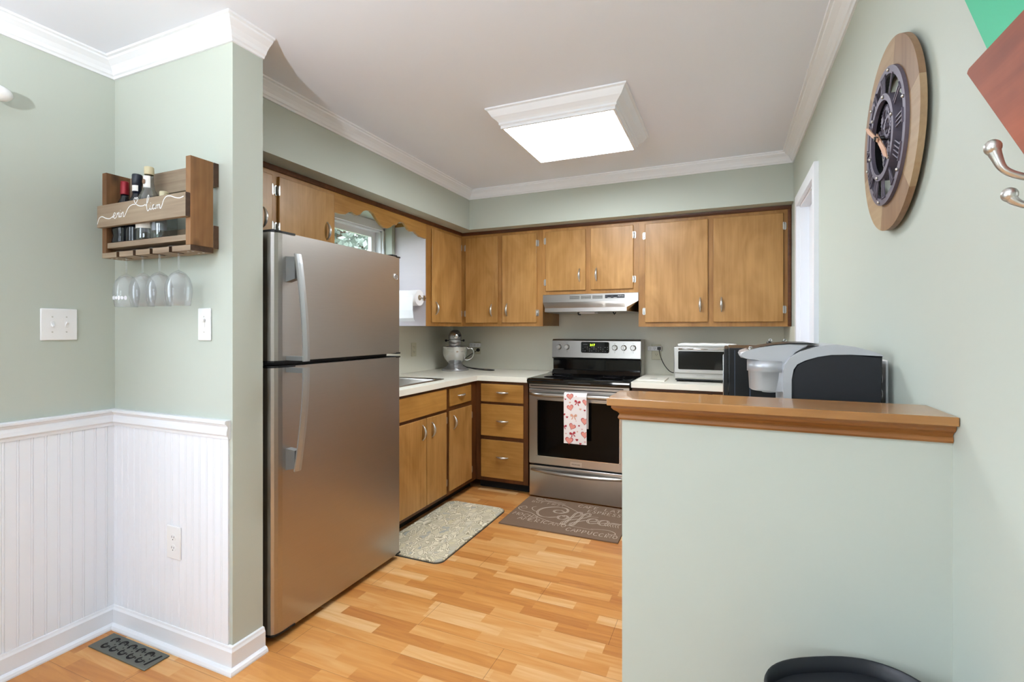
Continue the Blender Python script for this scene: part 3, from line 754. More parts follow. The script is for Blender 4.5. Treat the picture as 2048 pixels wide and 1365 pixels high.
o = obj('tea_towel', m, [mat('towel_cotton', '#EFE8E6', .9, bump=.2, bscale=400), mat('heart_pink', '#E79A8C', .9), mat('heart_red', '#B23A44', .9), mat('heart_pale', '#DDB2B0', .9), mat('heart_tan', '#D9A58C', .9)], recalc=False)
tag(o, 'white tea towel with pink hearts and red bows hanging on the oven handle', 'towel')

# ------------------------------------------------------------------ range hood
t = thing('range_hood', 'stainless steel range hood under the short upper cabinet', 'range hood', (-.99, 4.0, 1.42))
hx0, hx1 = -1.3735, -.613
HF = [(4.23, 1.563), (3.812, 1.563), (3.809, 1.503), (3.66, 1.452), (3.655, 1.418), (3.665, 1.414), (4.23, 1.414)]
m = MB()
# front (tapers in towards the lower lip at both ends)
A = [m._v(p) for p in ((hx0, 4.23, 1.563), (hx0, 3.812, 1.563), (hx0, 3.809, 1.503), (hx0+.07, 3.66, 1.450), (hx0+.07, 3.655, 1.420), (hx0+.002, 4.0, 1.420), (hx0, 4.23, 1.42))]
Bq = [m._v(p) for p in ((hx1, 4.23, 1.563), (hx1, 3.812, 1.563), (hx1, 3.809, 1.503), (hx1-.058, 3.66, 1.450), (hx1-.058, 3.655, 1.420), (hx1-.002, 4.0, 1.420), (hx1, 4.23, 1.42))]
m._f(A); m._f(Bq[::-1])
for i in range(7): m._f([A[i], Bq[i], Bq[(i+1) % 7], A[(i+1) % 7]])
hb = obj('hood_shell', m, STEELH, t)
m = MB()
for i in range(3):
    xx = -1.148+i*.092; m.box(xx, xx+.080, 3.8085, 3.812, 1.524, 1.550)
    m.m = 1
    for k in range(5): m.box(xx, xx+.080, 3.8075, 3.809, 1.526+k*.0052, 1.5275+k*.0052)
    m.m = 0
obj('vent_grille', m, [mat('grille_dark', '#4B463F', .5), NICKEL], hb)
m = MB(); m.box(-.865, -.715, 3.8075, 3.811, 1.526, 1.553, .001); cp = obj('control_panel', m, mat('charcoal_panel', '#3A3A40', .4), hb)
m = MB(); m.box(-.846, -.818, 3.804, 3.8078, 1.534, 1.546, .001).box(-.800, -.772, 3.804, 3.8078, 1.534, 1.546, .001); obj('switch', m, BLACKP, cp)
m = MB(); m.text('NuTone', .013, pl_back(-.742, 3.8073, 1.541), .0002); m.box(-.844, -.820, 3.8070, 3.8074, 1.529, 1.531).box(-.798, -.774, 3.8070, 3.8074, 1.529, 1.531); obj('lettering', m, WHITEP, cp)
m = MB(); m.box(-1.05, -.93, 3.75, 3.85, 1.408, 1.4195, .003); obj('light_lens', m, WHITEP, hb)
m = MB(); m.tube([(-1.075, 3.80, 1.419), (-1.075, 3.80, 1.402), (-1.055, 3.80, 1.400)], .005, 6); m.tube([(-.80, 3.80, 1.419), (-.79, 3.80, 1.400), (-.78, 3.80, 1.415)], .005, 6); obj('filter_clip', m, BLACKP, hb)

# ------------------------------------------------------------------ stand mixer
mx, my = -2.26, 3.93
t = thing('stand_mixer', 'silver stand mixer with steel bowl in the counter corner', 'mixer', (mx, my, .914))
MIXS = mat('mixer_silver', '#B9B9BD', .28, .85)
MR = Matrix.Translation((mx, my, 0)) @ Matrix.Rotation(math.radians(27), 4, 'Z') @ Matrix.Translation((-mx, -my, 0))
mrf = lambda p: MR @ Vector(p)
m = MB(f=mrf); m.sm = True
m.lathe([(.118, 0), (.122, .006), (.118, .016), (.095, .028), (.075, .040), (.062, .062)], (mx, my, .9145), 32)
m.box(mx-.10, mx+.02, my+.05, my+.17, .915, .935, .01)
m.prism([(my+.07, .925), (my+.17, .925), (my+.165, 1.06), (my+.15, 1.13), (my+.09, 1.13), (my+.085, 1.06)], 'x', mx-.045, mx+.045, .012)
obj('pedestal', m, MIXS, t)
m = MB(f=mrf); m.lathe([(.0, .0), (.045, 0), (.055, .012), (.085, .045), (.108, .085), (.116, .125), (.117, .162), (.121, .165), (.119, .168), (.112, .166), (.110, .125), (.10, .085), (.06, .02), (0, .012)], (mx, my, .962), 36)
bw = obj('bowl', m, CHROME, t)
m = MB(f=mrf); m.tube(smooth_path([(mx+.105, my, 1.110), (mx+.150, my, 1.110), (mx+.168, my, 1.075), (mx+.150, my, 1.025), (mx+.112, my, 1.008), (mx+.088, my, 1.010)], 5), .0075, 8, flat=(1, 1.6)); obj('bowl_handle', m, CHROME, bw)
m = MB(f=mrf); hz = 1.210
prof = [(0, -.135), (.030, -.132), (.048, -.118), (.058, -.09), (.062, -.04), (.064, .02), (.062, .09), (.055, .15), (.040, .185), (0, .195)]
m.sm = True; rg = []
for r, y in prof: rg.append([m._v((mx+r*.94*math.cos(a), my+.02+y, hz+r*1.15*math.sin(a))) for a in [2*PI*k/24 for k in range(24)]] if r else [m._v((mx, my+.02+y, hz))])
for i in range(len(rg)-1):
    a, b = rg[i], rg[i+1]
    for k in range(24):
        u = []
        for v in (a[k % len(a)], a[(k+1) % 24 % len(a)], b[(k+1) % 24 % len(b)], b[k % len(b)]):
            if v not in u: u.append(v)
        if len(u) > 2: m._f(u)
m.lathe([(.047, 0), (.050, .03), (.056, .055)], (mx, my-.045, 1.115), 24)
hd = obj('motor_head', m, MIXS, t)
m = MB(f=mrf); m.lathe([(.024, 0), (.026, -.012), (.020, -.02), (0, -.022)], (mx+.012, my-.105, hz+.015), 20, 'y'); obj('hub_cap', m, CHROME, hd)
m = MB(f=mrf); m.sphere((mx+.045, my-.105, hz+.022), .012, 10); m.sphere((mx+.078, my-.05, hz-.025), .011, 10); m.sphere((mx-.078, my-.05, hz-.025), .011, 10)
m.tube([(mx-.078, my-.05, hz-.025), (mx+.078, my-.05, hz-.025)], .003, 6); m.box(mx-.05, mx+.05, my-.115, my-.05, hz-.018, hz-.014)
m.lathe([(.030, 0), (.038, .022)], (mx, my-.045, 1.103), 20); obj('control_knob', m, BLACKP, hd)
m = MB(f=mrf); m.tube([(mx, my-.045, 1.11), (mx, my-.045, 1.0)], .006, 8); obj('beater_shaft', m, CHROME, hd)
def cord(name, pts, label, r=.0032, k=8):
    m = MB(); m.tube(smooth_path(pts, k), r, 6); o = obj(name, m, BLACKP); return tag(o, label, 'cord')
m = MB(); m.tube(smooth_path([(mx+.02, my+.15, .935), (-2.12, 4.05, .921), (-2.0, 4.0, .919), (-1.93, 3.99, .919), (-1.915, 4.03, .919), (-1.98, 4.07, .919), (-2.12, 4.10, .922), (-2.26, 4.14, .93), (-2.34, 4.19, .97), (-2.27, 4.205, 1.03), (-2.18, 4.215, 1.085)], 8), .0035, 6)
m.sphere((-2.172, 4.212, 1.088), .019, 10, (1, .8, .9)); o = obj('power_cord', m, BLACKP, t)

# ------------------------------------------------------------------ wall plates, outlets, adapters
def outlet(f, u, z, label, material, w=.072, h=.118, loc=(0, 0, 0), sockets=True, cover=None):
    t = thing('wall_outlet', label, 'outlet', loc)
    m = MB(f=f); m.box(u-w/2, u+w/2, 0, .006, z-h/2, z+h/2, .003); obj('face_plate', m, material, t)
    for q in (-.021, .021):
        m = MB(f=f); m.prism([(u+.0165*math.cos(a), z+q+.0145*math.sin(a)) for a in [2*PI*i/16 for i in range(16)]], 'y', .005, .0078); s_ = obj('socket', m, material, t)
        m = MB(f=f); m.box(u-.0075, u-.0055, .0076, .0081, z+q-.002, z+q+.007).box(u+.0055, u+.0075, .0076, .0081, z+q-.002, z+q+.006).box(u-.002, u+.002, .0076, .0081, z+q-.010, z+q-.006); obj('slot', m, SLOT, s_)
    return t
def switchplate(name, label, f, u, z, w, h, toggles, loc, slider=False):
    t = thing(name, label, 'light switch', loc)
    m = MB(f=f); m.box(u-w/2, u+w/2, 0, .007, z-h/2, z+h/2, .0035); obj('face_plate', m, WHITEP, t)
    for k, du in enumerate(toggles):
        m = MB(f=f); m.box(u+du-.005, u+du+.005, .006, .0085, z-.012, z+.012, .001)
        if slider: m.box(u+du-.009, u+du+.009, .0085, .016, z+.010, z+.022, .002)
        else: m.prism([(.007, z-.004), (.018, z+(.006 if k else -.010)), (.018, z+(.012 if k else -.004)), (.007, z+.006)], 'x', u+du-.0035, u+du+.0035)
        obj('toggle', m, WHITEP, t)
        m = MB(f=f)
        for s_ in (-1, 1): m.prism([(u+du+.0028*math.cos(a), z+s_*.030+.0028*math.sin(a)) for a in [2*PI*i/10 for i in range(10)]], 'y', .006, .0078)
        obj('screw', m, NICKEL, t)
    return t
switchplate('light_switch', 'white double switch plate on the left wall above the chair rail', left(XL), 1.105, 1.307, .120, .126, (-.023, .023), (XL, 1.105, 1.24))
switchplate('dimmer_switch', 'narrow white dimmer switch plate under the wine glasses', back(YP), -1.862, 1.307, .072, .126, (0,), (-1.862, YP, 1.24), True)
outlet(back(YP-.006), -2.038, .432, 'white double outlet low on the beadboard wall', WHITEP, .084, .132, (-2.038, YP, .365))
outlet(left(XK+.006), 3.62, 1.11, 'cream outlet on the splashback between refrigerator and mixer', IVORYP, loc=(XK, 3.62, 1.05))
outlet(back(YB-.006), -2.195, 1.105, 'cream outlet behind the adapter right of the mixer', IVORYP, loc=(-2.195, YB, 1.04))
outlet(back(YB-.006), -.535, 1.098, 'cream outlet behind the adapter between range and toaster oven', IVORYP, w=.076, h=.125, loc=(-.535, YB, 1.03))
outlet(lambda p: Vector((R-p[1], p[0], p[2])), 1.672, 1.13, 'white outlet on the right wall behind the coffee maker', WHITEP, w=.09, h=.15, loc=(R, 1.68, 1.06))
def adapter(x, z, label):
    t = thing('outlet_adapter', label, 'adapter', (x, YB-.03, z))
    m = MB(); m.box(x-.056, x+.056, YB-.046, YB-.0145, z-.019, z+.019, .004); bdy = obj('adapter_body', m, WHITEP, t)
    m = MB()
    for i in range(3):
        q = x-.036+i*.036; m.box(q-.006, q-.004, YB-.0465, YB-.0455, z-.001, z+.008).box(q+.004, q+.006, YB-.0465, YB-.0455, z-.001, z+.008).box(q-.0015, q+.0015, YB-.0465, YB-.0455, z-.010, z-.006)
    obj('slot', m, SLOT, bdy); return t
adapter(-2.205, 1.134, 'white outlet adapter on the wall right of the mixer')
adapter(-.545, 1.128, 'white outlet adapter on the wall right of the range')

# ------------------------------------------------------------------ toaster oven, folded cloth, notepad
t = thing('toaster_oven', 'small silver toaster oven with dark window on the right countertop', 'toaster oven', (-.15, 3.88, .914))
ta, tb, tf = -.350, .02, 3.72
OVN = mat('oven_silver', '#B9B8B4', .32, .7)
m = MB(); m.box(ta, tb, tf, 4.05, .934, 1.165, .01); bd = obj('oven_shell', m, OVN, t)
m = MB(); m.box(ta+.008, tb-.008, tf-.002, tf+.01, .945, .974, .002); pnl = obj('lower_panel', m, OVN, t)
m = MB(); m.text('Cuisinart', .014, pl_back(-.17, tf-.0025, .960), .0002); obj('lettering', m, mat('grey_text', '#8C8C8A', .5), pnl)
m = MB(); m.box(ta+.004, tb-.004, tf-.014, tf, .978, 1.160, .004); dr = obj('oven_door', m, OVN, t)
m = MB(); m.prism(rrect(ta+.032, tb-.030, 1.004, 1.132, .008), 'y', tf-.0165, tf-.012); obj('door_glass', m, BLACKG, dr)
m = MB(); m.tube([(ta+.035, tf-.035, 1.147), (tb-.035, tf-.035, 1.147)], .0055, 10)
for x in (ta+.05, tb-.05): m.tube([(x, tf-.012, 1.147), (x, tf-.034, 1.147)], .004, 8)
obj('handle', m, CHROME, dr)
for i, (x, y) in enumerate(((ta+.03, tf+.02), (tb-.03, tf+.02), (ta+.03, 4.02), (tb-.03, 4.02))):
    obj('foot', MB().cyl((x, y, .914), .012, .022, n=12), BLACKP, t)
m = MB(); m.box(ta+.01, tb-.01, tf+.012, 4.03, .925, .936); obj('underside', m, BLACKP, t)
m = MB(); m.tube(smooth_path([(ta+.02, 4.06, .955), (ta-.03, 4.08, .945), (-.42, 4.12, .955), (-.465, 4.17, 1.0), (-.495, 4.19, 1.06), (-.508, 4.194, 1.118)], 8), .0032, 6); m.box(-.521, -.495, 4.180, 4.2035, 1.117, 1.141, .004); obj('power_cord', m, BLACKP, t)
def slab_cloth(x0, x1, y0, y1, z, th, wav=.003):
    m = MB(); n, k = 14, 6; top = []; 
    for i in range(n+1):
        row = []
        for j in range(k+1):
            x = x0+(x1-x0)*i/n; y = y0+(y1-y0)*j/k; e = min(i, n-i)/n; dz = th*(.78+.22*min(1, e*6))+wav*math.sin(i*1.3)*math.cos(j*1.1)
            row.append(m._v((x, y, z+dz)))
        top.append(row)
    botv = [[m._v((x0+.004+(x1-x0-.008)*i/n, y0+.004+(y1-y0-.008)*j/k, z)) for j in range(k+1)] for i in range(n+1)]
    m.sm = True
    for i in range(n):
        for j in range(k):
            m._f([top[i][j], top[i+1][j], top[i+1][j+1], top[i][j+1]]); m._f([botv[i][j], botv[i][j+1], botv[i+1][j+1], botv[i+1][j]])
    for i in range(n):
        m._f([top[i][0], botv[i][0], botv[i+1][0], top[i+1][0]]); m._f([top[i][k], top[i+1][k], botv[i+1][k], botv[i][k]])
    for j in range(k):
        m._f([top[0][j], top[0][j+1], botv[0][j+1], botv[0][j]]); m._f([top[n][j], botv[n][j], botv[n][j+1], top[n][j+1]])
    return m
o = obj('dish_cloth', slab_cloth(-.325, .06, 3.74, 3.98, 1.1655, .020), TOWELW); tag(o, 'folded white cloth lying on top of the toaster oven', 'cloth')
m = MB(); m.box(-.60, -.405, 3.66, 3.92, .9145, .923, .002); m.m = 1; m.box(-.52, -.47, 3.76, 3.79, .9228, .9234)
o = obj('trivet', m, [mat('cream_board', '#ECE8DC', .5), mat('grey_mark', '#A9A59C', .6)]); tag(o, 'flat cream square pad on the countertop right of the range', 'trivet')

# ------------------------------------------------------------------ counter behind the half wall, microwave, coffee maker
t = thing('base_cabinet', 'low cabinet behind the half wall carrying the coffee maker', 'cabinet', (.16, 2.1, 0))
m = MB(); m.box(-.09, R-.002, 1.328, 2.70, .0, .872, .002); obj('cabinet_body', m, BASEF, t)
m = MB(); m.box(-.11, R-.002, 1.327, 2.72, .874, .908, .003); obj('cabinet_top', m, COUNTER, t)
m = MB(f=lambda p: Vector((-.09-p[1], p[0], p[2])))
for a, b in ((1.36, 2.01), (2.03, 2.68)): m.box(a, b, 0, .014, .08, .84, .003)
obj('door', m, DOORW, t)
t = thing('microwave_oven', 'black microwave oven behind the coffee maker on the counter', 'microwave', (.2, 2.5, .908))
m = MB(); m.box(.005, R-.012, 2.28, 2.70, .9085, 1.210, .004); mb_ = obj('microwave_case', m, mat('microwave_black', '#0C0D11', .3), t)
m = MB(); m.box(-.012, .004, 2.283, 2.697, .912, 1.206, .003); dd = obj('door', m, BLACKP, t)
m = MB(); m.box(-.0135, -.011, 2.40, 2.68, .95, 1.17); obj('door_glass', m, BLACKG, dd)
m = MB(); m.box(-.0165, -.012, 2.300, 2.320, .95, 1.18, .002); obj('handle', m, CHROME, dd)
m = MB(); m.box(.028, .031, 2.2785, 2.28, .93, 1.20)
q = [(.085, .92), (.085, 1.15), (.089, 1.158), (.097, 1.162), (.36, 1.162), (.36, 1.158), (.099, 1.158), (.092, 1.155), (.089, 1.148), (.089, .92)]
m.prism(q, 'y', 2.2775, 2.28); obj('case_seam', m, mat('slate_edge', '#3F4656', .3), mb_)
# small items standing on the microwave
for x, y, lab in ((.180, 2.62, 'small black and chrome bottle stopper with ring, left one on the microwave'), (.238, 2.60, 'small black and chrome bottle stopper, right one on the microwave')):
    t = thing('bottle_stopper', lab, 'stopper', (x, y, 1.211))
    m = MB(); m.lathe([(.010, 0), (.012, .004), (.011, .014), (.007, .020), (.004, .022)], (x, y, 1.2105), 14); obj('stopper_body', m, BLACKP, t)
    m = MB(); m.tube([(x+.006+.006*math.cos(a), y, 1.236+.006*math.sin(a)) for a in [2*PI*i/12 for i in range(12)]], .0018, 6, closed=True); m.tube([(x, y, 1.23), (x+.004, y, 1.234)], .002, 6); obj('ring', m, CHROME, t)

t = thing('coffee_maker', 'silver and black single cup coffee maker behind the wooden ledge', 'coffee maker', (.2, 1.70, .908))
KY0, KY1 = 1.565, 1.80; KM = (KY0+KY1)/2
# black body side profile (x, z)
side = [(.166, .912), (.163, 1.150), (.167, 1.178), (.176, 1.193), (.195, 1.204), (.225, 1.214), (.256, 1.220), (.30, 1.2215), (.371, 1.2185), (.366, 1.09), (.360, .912)]
m = MB(); m.prism(side, 'y', KY0, KY1, .006); kb = obj('water_tank_body', m, BLACKS, t)
# silver shell: band around the body front and top
shell = [(.146, .912), (.142, 1.165), (.146, 1.190), (.160, 1.212), (.185, 1.228), (.215, 1.238), (.245, 1.2455), (.27, 1.247), (.31, 1.242), (.345, 1.232), (.366, 1.2235), (.371, 1.2195)]
inner = list(reversed([(p[0], p[1]) for p in side[1:9]]))
m = MB(); m.prism(shell+inner+[(.163, .912)], 'y', KY0-.004, KY1+.004, .004); sh_ = obj('silver_shell', m, SILVERP, t)
# brew head: nose projecting to the left
hp = [(.032, 1.213), (.036, 1.221), (.05, 1.226), (.085, 1.236), (.125, 1.243), (.16, 1.246), (.205, 1.246), (.20, 1.238), (.175, 1.225), (.157, 1.212), (.146, 1.198), (.142, 1.190), (.10, 1.197), (.05, 1.204), (.036, 1.207)]
m = MB(); m.prism(hp, 'y', KY0+.018, KY1-.018, .008); hd = obj('brew_head', m, SILVERP, t)
m = MB(); tp = [(.056, 1.229), (.085, 1.2375), (.125, 1.2455), (.165, 1.250), (.215, 1.2505), (.235, 1.2465), (.165, 1.2455), (.10, 1.239)]; m.prism(tp, 'y', KY0+.030, KY1-.030, .0005); obj('top_panel', m, BLACKP, hd)
m = MB(); m.box(.060, .070, KM-.02, KM+.02, 1.2305, 1.2365, .002); m.cyl((.062, KY0+.04, 1.2275), .006, .006, n=12); obj('button', m, CHROME, hd)
m = MB(); m.lathe([(.0, 0), (.046, .0), (.052, .004), (.0545, .055), (.058, .0555), (.058, .087), (.0, .087)], (.112, KM-.050, 1.1115), 32)
m.box(.112, .160, KY0+.018, KY1-.018, 1.1115, 1.199, .003); obj('brew_cup_holder', m, SILVERP, hd)
m = MB(); m.lathe([(.0, 0), (.018, .002), (.022, .012)], (.112, KM-.050, 1.1035), 18); obj('spout', m, SILVERP, hd)
m = MB(); m.box(.030, .17, KY0+.01, KY1-.01, .909, .930, .006); obj('drip_tray', m, BLACKP, t)
m = MB(); m.box(.372, .388, 1.66, 1.685, 1.090, 1.115, .004); m.tube(smooth_path([(.378, 1.672, 1.10), (.375, 1.67, 1.05), (.372, 1.68, .98), (.366, 1.70, .93)], 6), .0035, 6); obj('power_cord', m, BLACKP, t)

# ------------------------------------------------------------------ ledge
t = thing('bar_ledge', 'wooden ledge with crown moulding capping the pale green half wall', 'ledge', (.07, 1.26, 1.07))
LW = wood('oak_ledge', '#B07F4C', '#8C5F31', 'x', .22, .8, .6, coat=.3); LM = wood('oak_moulding', '#A8703A', '#7C4B20', 'x', .4, .8, .5)
m = MB(); m.box(-.264, R-.001, 1.178, 1.345, 1.107, 1.1247, .002); obj('ledge_top', m, LW, t)
mp = [(0, 1.0705), (.006, 1.0705), (.009, 1.075), (.007, 1.081), (.005, 1.084), (.010, 1.090), (.018, 1.095), (.022, 1.100), (.022, 1.1069), (0, 1.1069)]
m = MB(); m.sweep(mp, [(-.234, 1.325), (-.234, 1.215), (R-.001, 1.215)], 1); 
bm_ = m.bm
obj('ledge_moulding', m, LM, t)

# ------------------------------------------------------------------ floor mats
t = thing('kitchen_mat', 'cream cushioned floor mat with grey leaf pattern in front of the sink', 'mat', (-1.67, 2.78, 0))
def leafmat():
    m = bpy.data.materials.new('leaf_print'); m.use_nodes = True; nt = m.node_tree; L = nt.links.new; N = nt.nodes.new
    b = nt.nodes['Principled BSDF']; b.inputs['Roughness'].default_value = .75
    tc = N('ShaderNodeTexCoord'); mp = N('ShaderNodeMapping'); mp.inputs['Rotation'].default_value = (0, 0, .6); mp.inputs['Scale'].default_value = (30, 17, 1); L(tc.outputs['Object'], mp.inputs[0])
    ns = N('ShaderNodeTexNoise'); ns.inputs['Scale'].default_value = .5; L(mp.outputs[0], ns.inputs[0])
    ad = N('ShaderNodeVectorMath'); ad.operation = 'MULTIPLY_ADD'; L(ns.outputs['Color'], ad.inputs[0]); ad.inputs[1].default_value = (2.5, 2.5, 0); L(mp.outputs[0], ad.inputs[2])
    v = N('ShaderNodeTexVoronoi'); v.feature = 'DISTANCE_TO_EDGE'; v.inputs['Scale'].default_value = 1; L(ad.outputs[0], v.inputs[0])
    v2 = N('ShaderNodeTexVoronoi'); v2.inputs['Scale'].default_value = 1; L(ad.outputs[0], v2.inputs[0])
    cr = N('ShaderNodeValToRGB'); e = cr.color_ramp.elements; e[0].position = .0; e[0].color = lin('#BDB69C'); e[1].position = 1; e[1].color = lin('#D0C8AE')
    x = e.new(.35); x.color = lin('#D2CAAF'); x = e.new(.36); x.color = lin('#D0C7A6'); x = e.new(.72); x.color = lin('#E0D8C0'); x = e.new(.9); x.color = lin('#A9AAA2')
    sp = N('ShaderNodeSeparateColor'); L(v2.outputs['Color'], sp.inputs[0]); L(sp.outputs[0], cr.inputs[0])
    mr = N('ShaderNodeMapRange'); L(v.outputs['Distance'], mr.inputs[0]); mr.inputs[1].default_value = .02; mr.inputs[2].default_value = .07
    mr2 = N('ShaderNodeMapRange'); L(v.outputs['Distance'], mr2.inputs[0]); mr2.inputs[1].default_value = .10; mr2.inputs[2].default_value = .14
    mx = N('ShaderNodeMix'); mx.data_type = 'RGBA'; L(mr2.outputs[0], mx.inputs['Factor']); mx.inputs['A'].default_value = lin('#A0977C'); L(cr.outputs[0], mx.inputs['B'])
    my_ = N('ShaderNodeMix'); my_.data_type = 'RGBA'; L(mr.outputs[0], my_.inputs['Factor']); my_.inputs['A'].default_value = lin('#EEE6CF'); L(mx.outputs['Result'], my_.inputs['B'])
    L(my_.outputs['Result'], b.inputs['Base Color']); return m
m = MB(); pp = rrect(-1.890, -1.440, 2.335, 3.225, .05, 6)
m.prism(pp, 'z', .0005, .013, .004); obj('mat_pad', m, leafmat(), t)
m = MB(); m.prism(rrect(-1.894, -1.436, 2.331, 3.229, .052, 6), 'z', .0002, .006); obj('mat_base', m, mat('mat_backing', '#4B4740', .8), t)

t = thing('coffee_rug', 'brown rug with pale coffee words and swirls in front of the range', 'rug', (-1, 3.27, 0))
m = MB(); m.box(-1.388, -.600, 2.985, 3.552, .0003, .009, .002); obj('rug_pad', m, mat('brown_rug', '#7C6552', .95, bump=.6, bscale=500, var=.06, vscale=80), t)
STROKES = {  # simple pen strokes in a 0..1 box
 'A': [[(0, 0), (.45, 1), (.9, 0)], [(.2, .38), (.75, .38)]], 'B': [[(0, 0), (0, 1), (.6, .9), (.6, .6), (0, .52), (.7, .4), (.65, .05), (0, 0)]],
 'C': [[(.8, .85), (.5, 1), (.15, .8), (0, .45), (.2, .08), (.55, 0), (.85, .15)]], 'E': [[(.7, 1), (0, 1), (0, 0), (.75, 0)], [(0, .52), (.55, .52)]],
 'F': [[(.75, 1), (0, 1), (0, 0)], [(0, .52), (.55, .52)]], 'H': [[(0, 0), (0, 1)], [(.7, 0), (.7, 1)], [(0, .5), (.7, .5)]], 'I': [[(.15, 0), (.15, 1)]],
 'L': [[(0, 1), (0, 0), (.7, 0)]], 'M': [[(0, 0), (.1, 1), (.45, .35), (.8, 1), (.95, 0)]], 'N': [[(0, 0), (0, 1), (.7, 0), (.7, 1)]],
 'O': [[(.4, 1), (.05, .7), (.02, .3), (.38, 0), (.78, .3), (.76, .7), (.4, 1)]], 'P': [[(0, 0), (0, 1), (.55, .95), (.65, .7), (.5, .5), (0, .45)]],
 'R': [[(0, 0), (0, 1), (.55, .95), (.62, .7), (.5, .52), (0, .48), (.7, 0)]], 'S': [[(.7, .9), (.35, 1), (.05, .78), (.3, .55), (.65, .35), (.55, .05), (.2, 0), (0, .15)]],
 'T': [[(0, 1), (.85, 1)], [(.42, 1), (.42, 0)]], 'U': [[(0, 1), (.03, .25), (.35, 0), (.68, .25), (.7, 1)]], 'W': [[(0, 1), (.2, 0), (.45, .7), (.7, 0), (.95, 1)]], ' ': [], }
def write(m, M, s_, x, y, hgt, wd, ang=0, step=None, pen=.0045):
    cx = 0
    for ch in s_:
        for st in STROKES.get(ch, []):
            pts = [(cx+p[0]*wd, p[1]*hgt) for p in st]
            c, q = math.cos(ang), math.sin(ang)
            m.ribbon([(x+a*c-b*q, y+a*q+b*c) for a, b in pts], pen, M)
        cx += wd*(1.15 if ch != 'I' else .5) if step is None else step
m = MB(); M1 = pl_floor(0, 0, .0085)
write(m, M1, 'CAFE LATTE', -.985, 3.470, .050, .034, -.03); write(m, M1, 'ESPRESSO', -.895, 3.395, .050, .030, -.03)
write(m, M1, 'MOCHA', -1.365, 3.165, .048, .034, -.12); write(m, M1, 'AMERICANO', -1.30, 3.095, .050, .036, -.05)
write(m, M1, 'CAPPUCCINO', -.945, 3.035, .050, .031, -.02); write(m, M1, 'BUT FIRST', -1.325, 3.435, .035, .026, .0, pen=.003)
def sw(pts, w=.005, k=7): m.ribbon([tuple(p) for p in smooth_path([(a, b) for a, b in pts], k)], w, M1, taper=True)
for dx in (0, .010):   # double-outlined script: C o f f e e
    sw([(-1.045+dx, 3.330), (-1.075+dx, 3.355), (-1.115+dx, 3.345), (-1.115+dx, 3.310), (-1.07+dx, 3.300), (-1.03+dx, 3.345), (-1.05+dx, 3.40), (-1.12+dx, 3.41), (-1.20+dx, 3.36), (-1.225+dx, 3.28), (-1.19+dx, 3.21), (-1.12+dx, 3.20), (-1.05+dx, 3.24)], .006)
    sw([(-1.03+dx, 3.275), (-1.06+dx, 3.25), (-1.05+dx, 3.205), (-1.01+dx, 3.205), (-.995+dx, 3.25), (-1.02+dx, 3.278), (-1.03+dx, 3.255), (-.98+dx, 3.250)])
    for fx in (-.975, -.915): sw([(fx+dx, 3.25), (fx+.045+dx, 3.32), (fx+.04+dx, 3.375), (fx+.01+dx, 3.35), (fx+dx, 3.25), (fx-.012+dx, 3.14), (fx-.03+dx, 3.125), (fx-.028+dx, 3.17), (fx+.03+dx, 3.235), (fx+.055+dx, 3.25)])
    for ex in (-.845, -.770): sw([(ex+dx, 3.235), (ex+.045+dx, 3.26), (ex+.03+dx, 3.295), (ex-.005+dx, 3.28), (ex-.012+dx, 3.235), (ex+.015+dx, 3.205), (ex+.065+dx, 3.235)])
sw([(-1.29, 3.50), (-1.27, 3.525), (-1.30, 3.535), (-1.315, 3.51), (-1.28, 3.485), (-1.20, 3.49), (-1.10, 3.47), (-1.02, 3.42), (-.94, 3.36), (-.86, 3.325), (-.80, 3.33)])
sw([(-1.26, 3.535), (-1.23, 3.505), (-1.15, 3.505), (-1.08, 3.49)])
sw([(-1.36, 3.31), (-1.34, 3.29), (-1.315, 3.31), (-1.33, 3.335), (-1.35, 3.33), (-1.37, 3.29), (-1.33, 3.25), (-1.25, 3.23), (-1.17, 3.17), (-1.05, 3.125), (-.92, 3.115), (-.78, 3.11)])
sw([(-1.26, 3.36), (-1.28, 3.33), (-1.26, 3.29), (-1.22, 3.265)]); sw([(-.80, 3.12), (-.70, 3.14), (-.65, 3.12), (-.64, 3.09), (-.67, 3.08), (-.685, 3.10)])
for i in range(6): sw([(-.72+i*.016, 3.20), (-.735+i*.017, 3.235), (-.70+i*.012, 3.265), (-.66+i*.006, 3.27)], .004, 4)
obj('lettering', m, mat('pale_print', '#C4B5A4', .9), t, recalc=False)

# ------------------------------------------------------------------ floor vent
t = thing('floor_vent', 'grey metal floor register with scroll cutouts below the beadboard corner', 'vent', (-2.19, 1.22, 0))
m = MB(); m.box(-2.376, -2.012, 1.168, 1.262, .0005, .006, .002); vp = obj('vent_plate', m, mat('pewter', '#6E7067', .45, .6, var=.1, vscale=8), t)
m = MB(); M2 = pl_floor(0, 0, .0062)
for i in range(5):
    for s_ in (-1, 1):
        cx = -2.31+i*.056; cy = 1.215+s_*.017
        pts = []
        for k in range(15):
            a = -.4+k/14*4.6; pts.append((cx+.0145*math.cos(a), cy+s_*.0125*math.sin(a)))
        m.ribbon(pts, .0095, M2)
        m.ribbon([(cx+.0045*math.cos(a), cy+.0045*math.sin(a)) for a in [k*.9 for k in range(5)]], .003, M2)
    m.ribbon([(-2.282+i*.056, 1.236), (-2.286+i*.056, 1.230)], .006, M2); m.ribbon([(-2.282+i*.056, 1.194), (-2.286+i*.056, 1.200)], .006, M2); m.ribbon([(-2.285+i*.056, 1.215), (-2.279+i*.056, 1.215)], .005, M2)
m.ribbon([(-2.032, 1.246), (-2.042, 1.185)], .011, M2)
obj('grille_opening', m, BLACKM, vp, recalc=False)

